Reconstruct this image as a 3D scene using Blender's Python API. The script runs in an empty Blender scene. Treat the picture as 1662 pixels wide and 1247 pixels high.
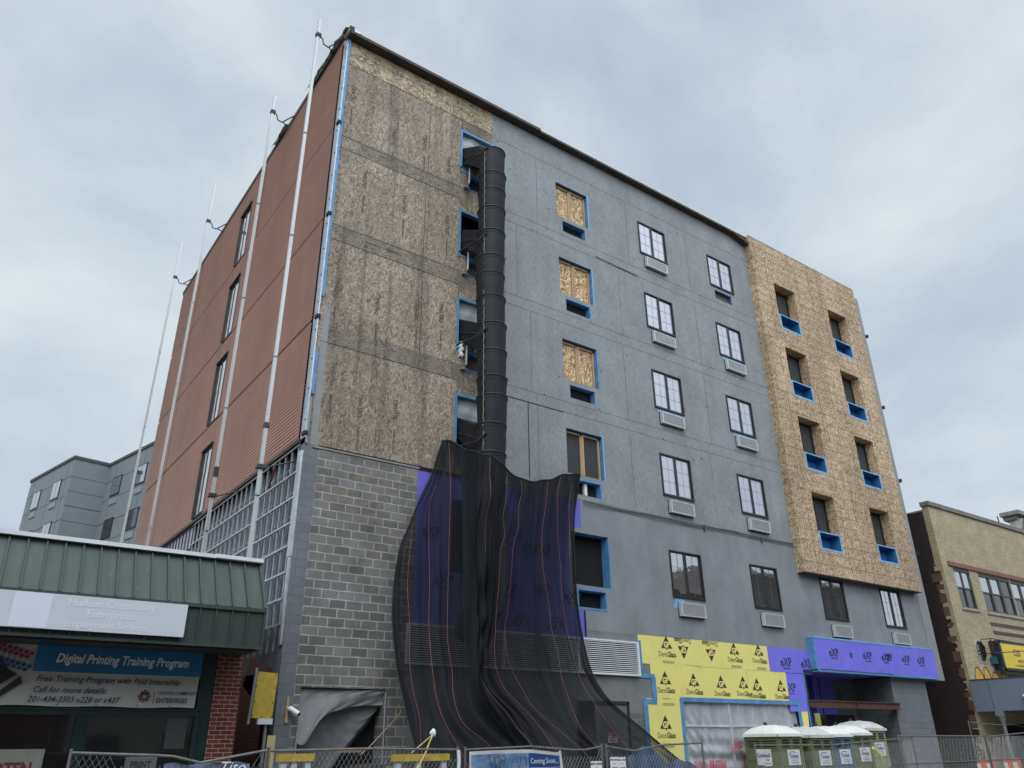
import bpy, math, random
from mathutils import Vector, Matrix
random.seed(7)
S = bpy.context.scene
R = math.radians
COL = S.collection

# ------------------------------------------------------------------ camera
CAM = Vector((-6.2016, -17.0, 2.0))
YAW, PITCH, ROLL = -0.62825615, 0.43549335, 0.01146121
FPX = 1259.026; W0, H0 = 1662.0, 1247.0
RW = Matrix.Rotation(YAW, 3, 'Z') @ Matrix.Rotation(PITCH, 3, 'X') @ Matrix.Rotation(ROLL, 3, 'Y')
cam = bpy.data.cameras.new('camera'); co = bpy.data.objects.new('camera', cam); COL.objects.link(co)
cam.sensor_fit = 'HORIZONTAL'; cam.sensor_width = 36.0; cam.lens = 36.0 * FPX / W0
cam.clip_start = 0.1; cam.clip_end = 2000
rm = Matrix((RW @ Vector((1, 0, 0)), RW @ Vector((0, 0, 1)), RW @ Vector((0, -1, 0)))).transposed()
co.matrix_world = Matrix.Translation(CAM) @ rm.to_4x4()
S.camera = co
def at(x, y, Y):
    r = RW @ Vector(((x - W0/2) / FPX, 1, -(y - H0/2) / FPX))
    return CAM + r * ((Y - CAM.y) / r.y)

# ------------------------------------------------------------------ world, sun, exposure
w = bpy.data.worlds.new('World'); S.world = w; w.use_nodes = True
nt = w.node_tree; nt.nodes.clear()
def N(t, **k):
    n = nt.nodes.new(t)
    for a, b in k.items(): setattr(n, a, b)
    return n
def ramp(n, stops):
    cr = n.color_ramp
    while len(cr.elements) > 1: cr.elements.remove(cr.elements[-1])
    cr.elements[0].position = stops[0][0]; cr.elements[0].color = (*stops[0][1], 1)
    for p, c in stops[1:]:
        e = cr.elements.new(p); e.color = (*c, 1)
out = N('ShaderNodeOutputWorld'); bg = N('ShaderNodeBackground'); tc = N('ShaderNodeTexCoord')
mp = N('ShaderNodeMapping'); mp.inputs['Scale'].default_value = (1.0, 1.0, 1.5)
nt.links.new(tc.outputs['Generated'], mp.inputs['Vector'])
n1 = N('ShaderNodeTexNoise'); n1.inputs['Scale'].default_value = 2.5; n1.inputs['Detail'].default_value = 7; n1.inputs['Roughness'].default_value = .56; n1.inputs['Distortion'].default_value = .35
nt.links.new(mp.outputs[0], n1.inputs['Vector'])
rp = N('ShaderNodeValToRGB'); ramp(rp, [(.30, (.49, .57, .69)), (.43, (.575, .66, .755)), (.54, (.68, .765, .83)), (.66, (.78, .85, .89))])
nt.links.new(n1.outputs['Fac'], rp.inputs['Fac'])
sky = N('ShaderNodeTexSky'); sky.sky_type = 'NISHITA'; sky.sun_disc = False
sky.sun_elevation = R(52); sky.sun_rotation = R(212)
sm = N('ShaderNodeVectorMath', operation='SCALE'); sm.inputs['Scale'].default_value = .08
nt.links.new(sky.outputs[0], sm.inputs[0])
mx = N('ShaderNodeMix', data_type='RGBA'); mx.inputs['Factor'].default_value = .9
nt.links.new(sm.outputs[0], mx.inputs['A']); nt.links.new(rp.outputs[0], mx.inputs['B'])
# the overcast is brighter around the veiled sun, high behind the street, and towards the zenith
dt = N('ShaderNodeVectorMath', operation='DOT_PRODUCT'); dt.inputs[1].default_value = Vector((-.45, -.72, .85)).normalized()
nt.links.new(tc.outputs['Generated'], dt.inputs[0])
mr = N('ShaderNodeMapRange', interpolation_type='SMOOTHSTEP'); mr.inputs['From Min'].default_value = .25; mr.inputs['From Max'].default_value = 1.0
mr.inputs['To Min'].default_value = 1.0; mr.inputs['To Max'].default_value = 3.4
nt.links.new(dt.outputs['Value'], mr.inputs['Value'])
s2 = N('ShaderNodeVectorMath', operation='SCALE'); nt.links.new(mx.outputs['Result'], s2.inputs[0]); nt.links.new(mr.outputs[0], s2.inputs['Scale'])
nt.links.new(s2.outputs[0], bg.inputs['Color']); bg.inputs['Strength'].default_value = 1.0
nt.links.new(bg.outputs[0], out.inputs[0])
sl = bpy.data.lights.new('sun', 'SUN'); sl.energy = 0.8; sl.angle = R(22); sl.color = (1, .97, .93)
so = bpy.data.objects.new('sun', sl); COL.objects.link(so)
so.rotation_euler = Vector((-.45, -.72, 1.1)).to_track_quat('Z', 'Y').to_euler()
S.view_settings.view_transform = 'Standard'; S.view_settings.look = 'None'
S.view_settings.exposure = 0.0; S.view_settings.gamma = 1.0
S.render.engine = 'CYCLES'
S.cycles.transparent_max_bounces = 24; S.cycles.max_bounces = 8

# ------------------------------------------------------------------ mesh builder
class MB:
    def __init__(s): s.v = []; s.f = []; s.m = []; s.uv = None; s.cm = 0; s.cuts = [(0, 0)]
    def cut(s):             # what follows is a separate piece: its own object
        if s.cuts[-1] != (len(s.v), len(s.f)): s.cuts.append((len(s.v), len(s.f)))
        return s
    def face(s, pts, mi=None):
        i = len(s.v); s.v += [tuple(p) for p in pts]; s.f.append(tuple(range(i, i + len(pts)))); s.m.append(s.cm if mi is None else mi)
    def box(s, x0, x1, y0, y1, z0, z1, mi=None):
        if x0 > x1: x0, x1 = x1, x0
        if y0 > y1: y0, y1 = y1, y0
        if z0 > z1: z0, z1 = z1, z0
        i = len(s.v)
        s.v += [(x, y, z) for z in (z0, z1) for y in (y0, y1) for x in (x0, x1)]
        for q in ((0, 2, 3, 1), (4, 5, 7, 6), (0, 1, 5, 4), (2, 6, 7, 3), (0, 4, 6, 2), (1, 3, 7, 5)):
            s.f.append(tuple(i + k for k in q)); s.m.append(s.cm if mi is None else mi)
        return s
    def hexa(s, p, mi=None):       # 8 points: bottom ring 4, top ring 4
        i = len(s.v); s.v += [tuple(q) for q in p]
        for q in ((3, 2, 1, 0), (4, 5, 6, 7), (0, 1, 5, 4), (1, 2, 6, 5), (2, 3, 7, 6), (3, 0, 4, 7)):
            s.f.append(tuple(i + k for k in q)); s.m.append(s.cm if mi is None else mi)
        return s
    def tube(s, pts, r, n=8, caps=True, mi=None, r2=None):
        pts = [Vector(p) for p in pts]; i0 = len(s.v); L = len(pts)
        for k, p in enumerate(pts):
            d = (pts[min(k+1, L-1)] - pts[max(k-1, 0)]).normalized()
            a = d.cross(Vector((0, 0, 1))) if abs(d.z) < .9 else d.cross(Vector((1, 0, 0)))
            a.normalize(); b = d.cross(a).normalized()
            rr = r if r2 is None else r + (r2 - r) * k / max(L-1, 1)
            for j in range(n):
                t = 2*math.pi*j/n; s.v.append(tuple(p + a*(rr*math.cos(t)) + b*(rr*math.sin(t))))
        for k in range(L-1):
            for j in range(n):
                s.f.append((i0+k*n+j, i0+k*n+(j+1) % n, i0+(k+1)*n+(j+1) % n, i0+(k+1)*n+j)); s.m.append(s.cm if mi is None else mi)
        if caps and n > 2:
            s.f.append(tuple(i0+j for j in range(n))[::-1]); s.m.append(s.cm if mi is None else mi)
            s.f.append(tuple(i0+(L-1)*n+j for j in range(n))); s.m.append(s.cm if mi is None else mi)
        return s
    def ring(s, c, prof, n=32, axis=None, mi=None, sharp=False):     # lathe: prof = [(radius, height)] about +z through c
        if sharp:
            for a, b in zip(prof, prof[1:]): s.ring(c, [a, b], n, None, mi)
            return s
        i0 = len(s.v); c = Vector(c)
        for r, h in prof:
            for j in range(n):
                t = 2*math.pi*j/n; s.v.append((c.x+r*math.cos(t), c.y+r*math.sin(t), c.z+h))
        for k in range(len(prof)-1):
            for j in range(n):
                s.f.append((i0+k*n+j, i0+k*n+(j+1) % n, i0+(k+1)*n+(j+1) % n, i0+(k+1)*n+j)); s.m.append(s.cm if mi is None else mi)
        return s
    def text(s, txt, size, fn, shear=0, bold=0, align='CENTER', mi=None, sx=1.0):
        vs, fs = text_geo(txt, shear, bold, align)
        i = len(s.v); s.v += [tuple(fn(x*size*sx, y*size)) for x, y in vs]
        for f in fs: s.f.append(tuple(i+k for k in f)); s.m.append(s.cm if mi is None else mi)
        return s
    def build(s, name, mats, parent=None, smooth=False, loc=None):
        if len(s.cuts) > 1:
            s.cut(); o = None
            for (v0, f0), (v1, f1) in zip(s.cuts, s.cuts[1:]):
                q = MB(); q.v = s.v[v0:v1]; q.f = [tuple(i-v0 for i in f) for f in s.f[f0:f1]]; q.m = s.m[f0:f1]
                if q.f: o = q.build(name, mats, parent, smooth, loc)
            return o
        me = bpy.data.meshes.new(name); me.from_pydata(s.v, [], s.f)
        if not isinstance(mats, (list, tuple)): mats = [mats]
        for m in mats: me.materials.append(m)
        if len(mats) > 1:
            me.polygons.foreach_set('material_index', s.m)
        if smooth: me.polygons.foreach_set('use_smooth', [True]*len(me.polygons))
        if s.uv:
            u = me.uv_layers.new(name='UVMap')
            for l in me.loops: u.data[l.index].uv = s.uv[l.vertex_index]
        me.update()
        o = bpy.data.objects.new(name, me); COL.objects.link(o)
        if loc: o.location = loc
        if parent: o.parent = parent
        return o
_tc = {}
def text_geo(txt, shear, bold, align):
    k = (txt, shear, bold, align)
    if k in _tc: return _tc[k]
    c = bpy.data.curves.new('t', 'FONT'); c.body = txt; c.size = 1.0; c.shear = shear; c.offset = bold; c.align_x = align; c.align_y = 'CENTER'; c.resolution_u = 2
    o = bpy.data.objects.new('t', c); COL.objects.link(o)
    dg = bpy.context.evaluated_depsgraph_get(); dg.update()
    me = bpy.data.meshes.new_from_object(o.evaluated_get(dg))
    r = ([(v.co.x, v.co.y) for v in me.vertices], [tuple(p.vertices) for p in me.polygons])
    bpy.data.objects.remove(o); bpy.data.curves.remove(c); bpy.data.meshes.remove(me)
    _tc[k] = r; return r
def tag(o, label=None, cat=None, group=None, kind=None):
    if label: o['label'] = label
    if cat: o['category'] = cat
    if group: o['group'] = group
    if kind: o['kind'] = kind
    return o
def thing(name, label, cat, loc=(0, 0, 0), group=None, rz=0):
    o = bpy.data.objects.new(name, None); COL.objects.link(o); o.location = loc; o.rotation_euler.z = rz; o.empty_display_size = .2
    return tag(o, label, cat, group)
def link_copy(o, parent, loc=None):
    c = o.copy(); COL.objects.link(c); c.parent = parent
    if loc is not None: c.location = loc
    for ch in list(o.children):
        d = ch.copy(); COL.objects.link(d); d.parent = c
        for g in ch.children:
            e = g.copy(); COL.objects.link(e); e.parent = d
    return c
def FY(y, x0, z0, fx=1, fz=1):          # text mapping onto a plane y = const
    return lambda a, b: (x0 + fx*a, y, z0 + fz*b)

# ------------------------------------------------------------------ materials
class M:
    def __init__(s, name):
        s.m = bpy.data.materials.new(name); s.m.use_nodes = True; s.t = s.m.node_tree
        s.b = s.t.nodes['Principled BSDF']; s.o = s.t.nodes['Material Output']; s._c = None
    def n(s, t, **k):
        n = s.t.nodes.new(t)
        for a, b in k.items(): setattr(n, a, b)
        return n
    def l(s, a, b): s.t.links.new(a, b)
    def co(s):
        if s._c is None: s._c = s.n('ShaderNodeTexCoord')
        return s._c.outputs['Object']
    def mapv(s, scale=(1, 1, 1), rot=(0, 0, 0), loc=(0, 0, 0), src=None):
        m = s.n('ShaderNodeMapping'); m.inputs['Scale'].default_value = scale; m.inputs['Rotation'].default_value = rot; m.inputs['Location'].default_value = loc
        s.l(src or s.co(), m.inputs['Vector']); return m.outputs[0]
    def noise(s, scale, detail=4, rough=.55, dist=0, vec=None):
        n = s.n('ShaderNodeTexNoise'); n.inputs['Scale'].default_value = scale; n.inputs['Detail'].default_value = detail
        n.inputs['Roughness'].default_value = rough; n.inputs['Distortion'].default_value = dist
        s.l(vec or s.co(), n.inputs['Vector']); return n.outputs['Fac']
    def ramp(s, fac, stops, const=False):
        n = s.n('ShaderNodeValToRGB'); ramp(n, stops)
        if const: n.color_ramp.interpolation = 'CONSTANT'
        s.l(fac, n.inputs['Fac']); return n.outputs['Color']
    def mix(s, fac, a, b, mode='MIX'):
        n = s.n('ShaderNodeMix', data_type='RGBA', blend_type=mode)
        for k, v in (('Factor', fac), ('A', a), ('B', b)):
            if isinstance(v, (int, float)): n.inputs[k].default_value = v
            elif isinstance(v, tuple): n.inputs[k].default_value = (*v, 1)
            else: s.l(v, n.inputs[k])
        return n.outputs['Result']
    def math(s, op, a, b=None):
        n = s.n('ShaderNodeMath', operation=op)
        for i, v in enumerate((a, b)):
            if v is None: continue
            if isinstance(v, (int, float)): n.inputs[i].default_value = v
            else: s.l(v, n.inputs[i])
        return n.outputs[0]
    def bump(s, h, strength=.3, dist=.01):
        n = s.n('ShaderNodeBump'); n.inputs['Strength'].default_value = strength; n.inputs['Distance'].default_value = dist
        s.l(h, n.inputs['Height']); s.l(n.outputs[0], s.b.inputs['Normal'])
    def set(s, color=None, rough=None, metal=None, spec=None):
        for k, v in (('Base Color', color), ('Roughness', rough), ('Metallic', metal), ('Specular IOR Level', spec)):
            if v is None: continue
            if isinstance(v, (int, float)): s.b.inputs[k].default_value = v
            elif isinstance(v, tuple): s.b.inputs[k].default_value = (*v, 1)
            else: s.l(v, s.b.inputs[k])
        return s.m
def sc(c, k): return tuple(min(1, x*k) for x in c)
def plain(name, c, rough=.7, var=.18, scale=2.5, metal=0, bump=.15, stretch=(1, 1, 1), fine=40):
    m = M(name); a = m.noise(scale, 5, .6, 0, m.mapv(stretch)); b = m.noise(fine, 3)
    f = m.math('ADD', m.math('MULTIPLY', a, .7), m.math('MULTIPLY', b, .3))
    col = m.ramp(f, [(.35, sc(c, 1-var)), (.65, sc(c, 1+var))])
    if bump: m.bump(b, bump, .004)
    return m.set(col, rough, metal)
def osb(name, base, light, dark, grey=None, greyamt=0, vertical=True, streak=0, sc_=1.0, panels=False):
    m = M(name)
    cx = m.n('ShaderNodeSeparateXYZ'); m.l(m.co(), cx.inputs[0])
    h = m.math('ADD', cx.outputs['X'], cx.outputs['Y'])
    cm = m.n('ShaderNodeCombineXYZ'); m.l(h, cm.inputs[0]); m.l(cx.outputs['Z'], cm.inputs[1])
    P = cm.outputs[0]
    lay = []
    for k, ang in enumerate((.25, -.45, 1.0)):
        a = ang + (0 if vertical else math.pi/2)
        rot = m.mapv((1, 1, 1), (0, 0, a), (k*3.1, k*1.7, k), P)
        st = m.mapv((42*sc_, 11*sc_, 1), src=rot)
        v = m.n('ShaderNodeTexVoronoi'); v.inputs['Scale'].default_value = 1.0; v.inputs['Randomness'].default_value = 1
        m.l(st, v.inputs['Vector'])
        sp = m.n('ShaderNodeSeparateColor'); m.l(v.outputs['Color'], sp.inputs[0]); lay.append(sp.outputs[0])
    sel = m.noise(9*sc_, 2, .5, 0, P)
    f = m.mix(m.math('GREATER_THAN', sel, .52), lay[0], lay[1]); f = m.mix(m.math('GREATER_THAN', m.noise(13*sc_, 1, .5, 0, m.mapv((1, 1, 1), (0, 0, 0), (5, 5, 5), P)), .56), f, lay[2])
    c = m.ramp(f, [(0, dark), (.14, sc(base, .55)), (.30, sc(base, .92)), (.62, sc(base, 1.12)), (.85, light), (1, sc(light, 1.12))])
    big = m.noise(.9, 4, .6, 0, m.mapv((1, .35, 1), src=P))
    c = m.mix(.7, c, m.ramp(big, [(.3, (.78, .78, .78)), (.7, (1.12, 1.1, 1.08))]), 'MULTIPLY')
    if grey:
        g = m.noise(2.2, 5, .7, 0, m.mapv((2.2, .5, 1), src=P))
        c = m.mix(m.math('MULTIPLY', m.ramp_f(g, .35, .65), greyamt), c, grey)
    if streak:
        s = m.noise(2.4, 3, .6, .1, m.mapv((1.0, .05, 1), src=P))
        c = m.mix(streak, c, m.ramp(s, [(.36, (.42, .40, .39)), (.47, (.92, .92, .92)), (.7, (1.12, 1.11, 1.1))]), 'MULTIPLY')
    if panels:         # each sheet weathered a little differently
        b = m.n('ShaderNodeTexBrick'); b.inputs['Scale'].default_value = 1; b.inputs['Brick Width'].default_value = 1.22; b.inputs['Row Height'].default_value = 2.44; b.inputs['Mortar Size'].default_value = 0; b.offset = .37
        b.inputs['Color1'].default_value = (.78, .76, .745, 1); b.inputs['Color2'].default_value = (1.12, 1.12, 1.12, 1); m.l(m.mapv((1, 1, 1), (0, 0, 0), (.18, -.25, 0), P), b.inputs['Vector'])
        c = m.mix(.85, c, b.outputs['Color'], 'MULTIPLY')
    m.bump(f, .35, .004)
    return m.set(c, .8)
def _rf(s, v, a, b):
    n = s.n('ShaderNodeMapRange'); n.inputs['From Min'].default_value = a; n.inputs['From Max'].default_value = b; s.l(v, n.inputs['Value']); return n.outputs[0]
M.ramp_f = _rf
def brick(name, bw, bh, mortar, c1, c2, cm, axis='X', wob=0, off=(0, 0), stain=None, rough=.85, msmooth=.1, var=.25, bumps=.5):
    m = M(name)
    cx = m.n('ShaderNodeSeparateXYZ'); m.l(m.co(), cx.inputs[0])
    cb = m.n('ShaderNodeCombineXYZ'); m.l(cx.outputs[axis], cb.inputs[0]); m.l(cx.outputs['Z'], cb.inputs[1])
    P = m.mapv((1, 1, 1), (0, 0, 0), (off[0], off[1], 0), cb.outputs[0])
    if wob:
        nn = m.n('ShaderNodeTexNoise'); nn.inputs['Scale'].default_value = 9; nn.inputs['Detail'].default_value = 4; m.l(P, nn.inputs['Vector'])
        vm = m.n('ShaderNodeVectorMath', operation='SUBTRACT'); m.l(nn.outputs['Color'], vm.inputs[0]); vm.inputs[1].default_value = (.5, .5, .5)
        vs = m.n('ShaderNodeVectorMath', operation='SCALE'); vs.inputs['Scale'].default_value = wob; m.l(vm.outputs[0], vs.inputs[0])
        va = m.n('ShaderNodeVectorMath', operation='ADD'); m.l(P, va.inputs[0]); m.l(vs.outputs[0], va.inputs[1]); P2 = va.outputs[0]
    else: P2 = P
    b = m.n('ShaderNodeTexBrick'); b.inputs['Scale'].default_value = 1; b.inputs['Brick Width'].default_value = bw; b.inputs['Row Height'].default_value = bh
    b.inputs['Mortar Size'].default_value = mortar; b.inputs['Mortar Smooth'].default_value = msmooth; b.inputs['Bias'].default_value = 0
    b.inputs['Color1'].default_value = (*c1, 1); b.inputs['Color2'].default_value = (*c2, 1); b.inputs['Mortar'].default_value = (*cm, 1)
    m.l(P2, b.inputs['Vector'])
    c = b.outputs['Color']
    g = m.noise(1.1, 6, .65, 0, P); c = m.mix(.8, c, m.ramp(g, [(.3, (1-var,)*3), (.7, (1+var,)*3)]), 'MULTIPLY')
    fn = m.noise(60, 3, .6, 0, P); c = m.mix(.5, c, m.ramp(fn, [(.3, (.8,)*3), (.7, (1.15,)*3)]), 'MULTIPLY')
    if stain: c = stain(m, c, P, b.outputs['Fac'])
    h = m.math('SUBTRACT', m.math('MULTIPLY', fn, .3), m.math('MULTIPLY', b.outputs['Fac'], 1.0))
    m.bump(h, bumps, .008)
    return m.set(c, rough)

MT = {}
def block_stain(m, c, P, fac):
    # white efflorescence creeping out of the joints, ochre stains in the upper part
    n = m.noise(1.7, 5, .7, .3, P); k = m.ramp_f(n, .50, .68)
    # the joints fade where they were struck thin or dirtied
    th = m.ramp_f(m.noise(3.2, 4, .7, 0, m.mapv((1, 1.5, 1), (0, 0, 0), (7, 3, 0), P)), .40, .60)
    c = m.mix(m.math('MULTIPLY', m.math('MULTIPLY', fac, th), .40), c, (.15, .145, .135))
    e = m.noise(14, 4, .7, 0, P)
    c = m.mix(m.math('MULTIPLY', k, m.math('MULTIPLY', m.ramp_f(e, .5, .68), .55)), c, (.36, .345, .31))
    sp = m.n('ShaderNodeSeparateXYZ'); m.l(P, sp.inputs[0])
    hi = m.ramp_f(m.math('ADD', sp.outputs['Y'], m.math('MULTIPLY', n, 2.0)), 6.2, 8.2)
    o = m.ramp_f(m.noise(2.6, 4, .6, 0, m.mapv((1, 1.7, 1), src=P)), .48, .62)
    return m.mix(m.math('MULTIPLY', m.math('MULTIPLY', hi, o), .55), c, (.21, .165, .095))
MT['block'] = brick('concrete_block', .4064, .2032, .015, (.105, .103, .098), (.18, .177, .168), (.37, .355, .32), wob=.032, off=(-.36, .035), stain=block_stain, var=.38, msmooth=.3)
MT['block_paint'] = brick('painted_block', .4064, .2032, .007, (.135, .142, .158), (.16, .166, .18), (.105, .11, .125), off=(-.1, .035), var=.12, bumps=.3)
MT['block_side'] = brick('painted_block_side', .4064, .2032, .007, (.135, .142, .158), (.16, .166, .18), (.105, .11, .125), axis='Y', off=(0, .035), var=.12, bumps=.3)
MT['block_low'] = brick('dark_block', .4064, .2032, .009, (.11, .11, .105), (.16, .16, .15), (.22, .21, .19), off=(.1, .035), wob=.012, var=.35)
MT['osb_weather'] = osb('weathered_strand_board', (.272, .213, .155), (.415, .345, .262), (.12, .09, .065), grey=(.225, .195, .165), greyamt=.40, streak=.60, sc_=.72, panels=True)
MT['osb_band'] = osb('weathered_strand_board_band', (.19, .152, .112), (.30, .25, .19), (.06, .045, .035), grey=(.15, .13, .115), greyamt=.6, streak=.55, vertical=False, sc_=.85)
MT['osb_top'] = osb('strand_board_top_band', (.33, .255, .165), (.52, .43, .31), (.12, .08, .05), streak=.4, vertical=False, sc_=.6)
MT['osb_bay'] = osb('fresh_strand_board', (.375, .270, .165), (.60, .46, .31), (.13, .08, .048), sc_=.85, vertical=True, panels=True)
MT['osb_fresh'] = osb('window_strand_board', (.42, .28, .14), (.74, .55, .32), (.08, .04, .015), sc_=.6, vertical=True)
def paint_osb(name, c, flake):
    m = M(name)
    cx = m.n('ShaderNodeSeparateXYZ'); m.l(m.co(), cx.inputs[0]); cm = m.n('ShaderNodeCombineXYZ'); m.l(cx.outputs['X'], cm.inputs[0]); m.l(cx.outputs['Z'], cm.inputs[1]); P = cm.outputs[0]
    a = m.noise(.9, 7, .68, 0, m.mapv((1, .7, 1), src=P)); b = m.noise(1, 5, .75, .4, m.mapv((22, 6, 1), src=P)); d = m.noise(1, 3, .6, 0, m.mapv((12, 26, 1), src=P))
    col = m.ramp(a, [(.3, sc(c, .82)), (.7, sc(c, 1.14))])
    col = m.mix(flake, col, m.ramp(b, [(.30, (.48,)*3), (.42, (.86,)*3), (.57, (1.03,)*3), (.70, (1.30,)*3)]), 'MULTIPLY')
    specks = m.ramp_f(m.noise(1, 4, .8, 0, m.mapv((22, 16, 1), (0, 0, .3), (9, 2, 0), P)), .66, .74)
    col = m.mix(m.math('MULTIPLY', specks, flake*.55), col, sc(c, .35))
    st = m.noise(1, 4, .6, 0, m.mapv((2.4, .12, 1), src=P)); col = m.mix(.5, col, m.ramp(st, [(.3, (.87,)*3), (.7, (1.1,)*3)]), 'MULTIPLY')
    m.bump(m.math('ADD', b, d), .5*flake, .006)
    return m.set(col, .75)
MT['paint'] = paint_osb('grey_painted_board', (.235, .243, .248), 1.0)
MT['paint_smooth'] = paint_osb('grey_painted_sheathing', (.212, .220, .232), .25)
MT['strip_pale'] = plain('pale_grey_flashing', (.22, .225, .225), .5, .1)
MT['clad'] = plain('terracotta_corrugated_metal', (.365, .185, .135), .5, .10, .35, bump=0, fine=6)
m = M('terracotta_ribbed_metal')
sp = m.n('ShaderNodeSeparateXYZ'); m.l(m.co(), sp.inputs[0]); cb_ = m.n('ShaderNodeCombineXYZ'); m.l(sp.outputs['Y'], cb_.inputs[0]); m.l(sp.outputs['Z'], cb_.inputs[1])
b = m.n('ShaderNodeTexBrick'); b.inputs['Scale'].default_value = 1; b.inputs['Brick Width'].default_value = 3.1; b.inputs['Row Height'].default_value = .61; b.inputs['Mortar Size'].default_value = .006
b.inputs['Color1'].default_value = (.375, .198, .142, 1); b.inputs['Color2'].default_value = (.35, .186, .135, 1); b.inputs['Mortar'].default_value = (.31, .165, .12, 1); m.l(cb_.outputs[0], b.inputs['Vector'])
r1 = m.noise(1, 5, .65, .2, m.mapv((1.6, .12, 1), src=cb_.outputs[0])); r2 = m.noise(.35, 4, .6, .3, cb_.outputs[0])
c = m.mix(.7, b.outputs['Color'], m.ramp(r1, [(.3, (.86, .86, .87)), (.7, (1.10, 1.09, 1.08))]), 'MULTIPLY'); c = m.mix(.7, c, m.ramp(r2, [(.3, (.88, .88, .90)), (.7, (1.10, 1.10, 1.08))]), 'MULTIPLY')
MT['clad'] = m.set(c, .5)
MT['gap'] = plain('dark_joint', (.022, .015, .014), .9)
MT['joint'] = plain('board_joint', (.03, .028, .026), .9)
MT['joint_grey'] = plain('painted_board_joint', (.085, .095, .11), .9)
MT['alu'] = plain('raw_aluminium', (.50, .505, .50), .5, .14, 1.2, .55, .1, (1, 1, .15))
MT['galv'] = plain('galvanised_steel', (.44, .47, .50), .40, .2, 6, .6, .1)
MT['galv_dull'] = plain('dull_galvanised_steel', (.33, .34, .35), .5, .2, 6, .5, .1)
MT['steel_dark'] = plain('dark_steel', (.05, .045, .045), .5, .2, 5, .5)
MT['tape'] = plain('blue_flashing_tape', (.085, .225, .41), .5, .28, 3.5)
MT['tape_shaded'] = plain('shaded_blue_flashing', (.028, .13, .30), .5, .25, 3.5)  # darker blue for recess faces, their shade put into the colour
MT['tape_pale'] = plain('faded_blue_tape', (.17, .35, .55), .5, .2, 3)
MT['void'] = plain('dark_interior', (.004, .004, .0045), .95, .3)  # near-black colour stands in for unlit space inside openings and slots
MT['membrane'] = plain('grey_sheathing_membrane', (.085, .09, .10), .7, .3, 1.3)
MT['lav'] = plain('lavender_sheathing', (.33, .31, .38), .7, .12, 1.0)
MT['roofbrown'] = plain('brown_drip_board', (.06, .043, .035), .8, .35, 2.2)
MT['white_mem'] = plain('white_roof_membrane', (.62, .62, .60), .6, .1)
MT['tarp_tan'] = plain('weathered_grey_roof_felt', (.22, .23, .20), .8, .3, 2)
MT['black_frame'] = plain('black_window_frame', (.012, .012, .014), .4, .2)
MT['wood'] = plain('raw_lumber', (.42, .27, .15), .7, .2, 5, stretch=(1, 1, .2))
MT['muntin_dark'] = plain('dark_muntin', (.10, .10, .11), .5, .05)
MT['muntin'] = plain('grey_muntin', (.31, .31, .36), .5, .05)
def glass(name, tint, dark, mirror, wob=.02, basec=None):
    m = M(name)
    a = m.noise(1.5, 3, .5); col = m.ramp(a, [(.35, sc(tint, .92)), (.65, tint)])
    m.set(col, .10, 0, .9)
    g = m.n('ShaderNodeBsdfGlossy'); g.inputs['Roughness'].default_value = .03; g.inputs['Color'].default_value = (.93, .94, .97, 1)
    nb = m.n('ShaderNodeBump'); nb.inputs['Strength'].default_value = wob; nb.inputs['Distance'].default_value = .05; m.l(m.noise(2.2, 2), nb.inputs['Height']); m.l(nb.outputs[0], g.inputs['Normal'])
    ms = m.n('ShaderNodeMixShader'); ms.inputs[0].default_value = mirror; m.l(m.b.outputs[0], ms.inputs[1]); m.l(g.outputs[0], ms.inputs[2]); m.l(ms.outputs[0], m.o.inputs[0])
    return m.m
MT['glass_lavender'] = glass('pale_lavender_window_glass', (.40, .395, .47), None, .30)  # pale lavender base colour under a weaker mirror layer
MT['glass_mirror'] = glass('reflective_window_glass', (.05, .05, .055), None, .62, .06)
MT['glass_dark'] = glass('dark_window_glass', (.010, .0105, .011), None, .055)
MT['screen'] = plain('grey_insect_screen', (.03, .031, .033), .7, .15)
MT['ac'] = plain('pale_metal_grille', (.50, .50, .50), .45, .1, 8, .2)
MT['ac_dark'] = plain('grille_shadow_gap', (.12, .12, .12), .8)
MT['chute'] = plain('black_ribbed_plastic', (.012, .013, .015), .55, .5, 3.0, 0, .3, (1, 1, .3)); MT['chute'].node_tree.nodes['Principled BSDF'].inputs['Specular IOR Level'].default_value = .22
MT['rust'] = plain('rusty_steel_chain', (.16, .12, .10), .7, .4, 20)
MT['purple'] = plain('purple_gypsum_sheathing', (.125, .115, .50), .65, .08, 1.5)
MT['purple_hi'] = plain('clean_purple_sheathing', (.165, .15, .66), .65, .10, 1.5)
MT['ink'] = plain('black_printing', (.015, .013, .03), .7, .1, bump=0)
MT['ink_brown'] = plain('brown_printing', (.045, .033, .018), .7, .1, bump=0)
MT['ink_pale'] = plain('faint_printing', (.40, .36, .14), .7, .1, bump=0)
MT['ink_stamp'] = plain('faded_board_stamp', (.085, .068, .052), .85, .3, 30, bump=0)
MT['yellow'] = plain('yellow_gypsum_sheathing', (.72, .64, .19), .7, .06, 1.4)
MT['yellow_seam'] = plain('yellow_sheathing_seam', (.38, .34, .12), .7, .1)
MT['concrete'] = plain('stained_concrete', (.21, .20, .185), .85, .3, 2.0)
MT['concrete_dk'] = plain('grey_concrete', (.17, .175, .175), .85, .25, 1.2)
MT['louv'] = plain('silver_louvre_blade', (.74, .75, .76), .45, .1, 3, .2)
MT['beam'] = plain('rust_brown_beam', (.075, .035, .025), .7, .3, 3)
MT['door'] = plain('grey_steel_door', (.13, .14, .15), .5, .1)
MT['white'] = plain('white_plastic', (.75, .75, .75), .4, .06)
MT['red'] = plain('red_printing', (.48, .03, .035), .6, .1, bump=0)
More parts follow.
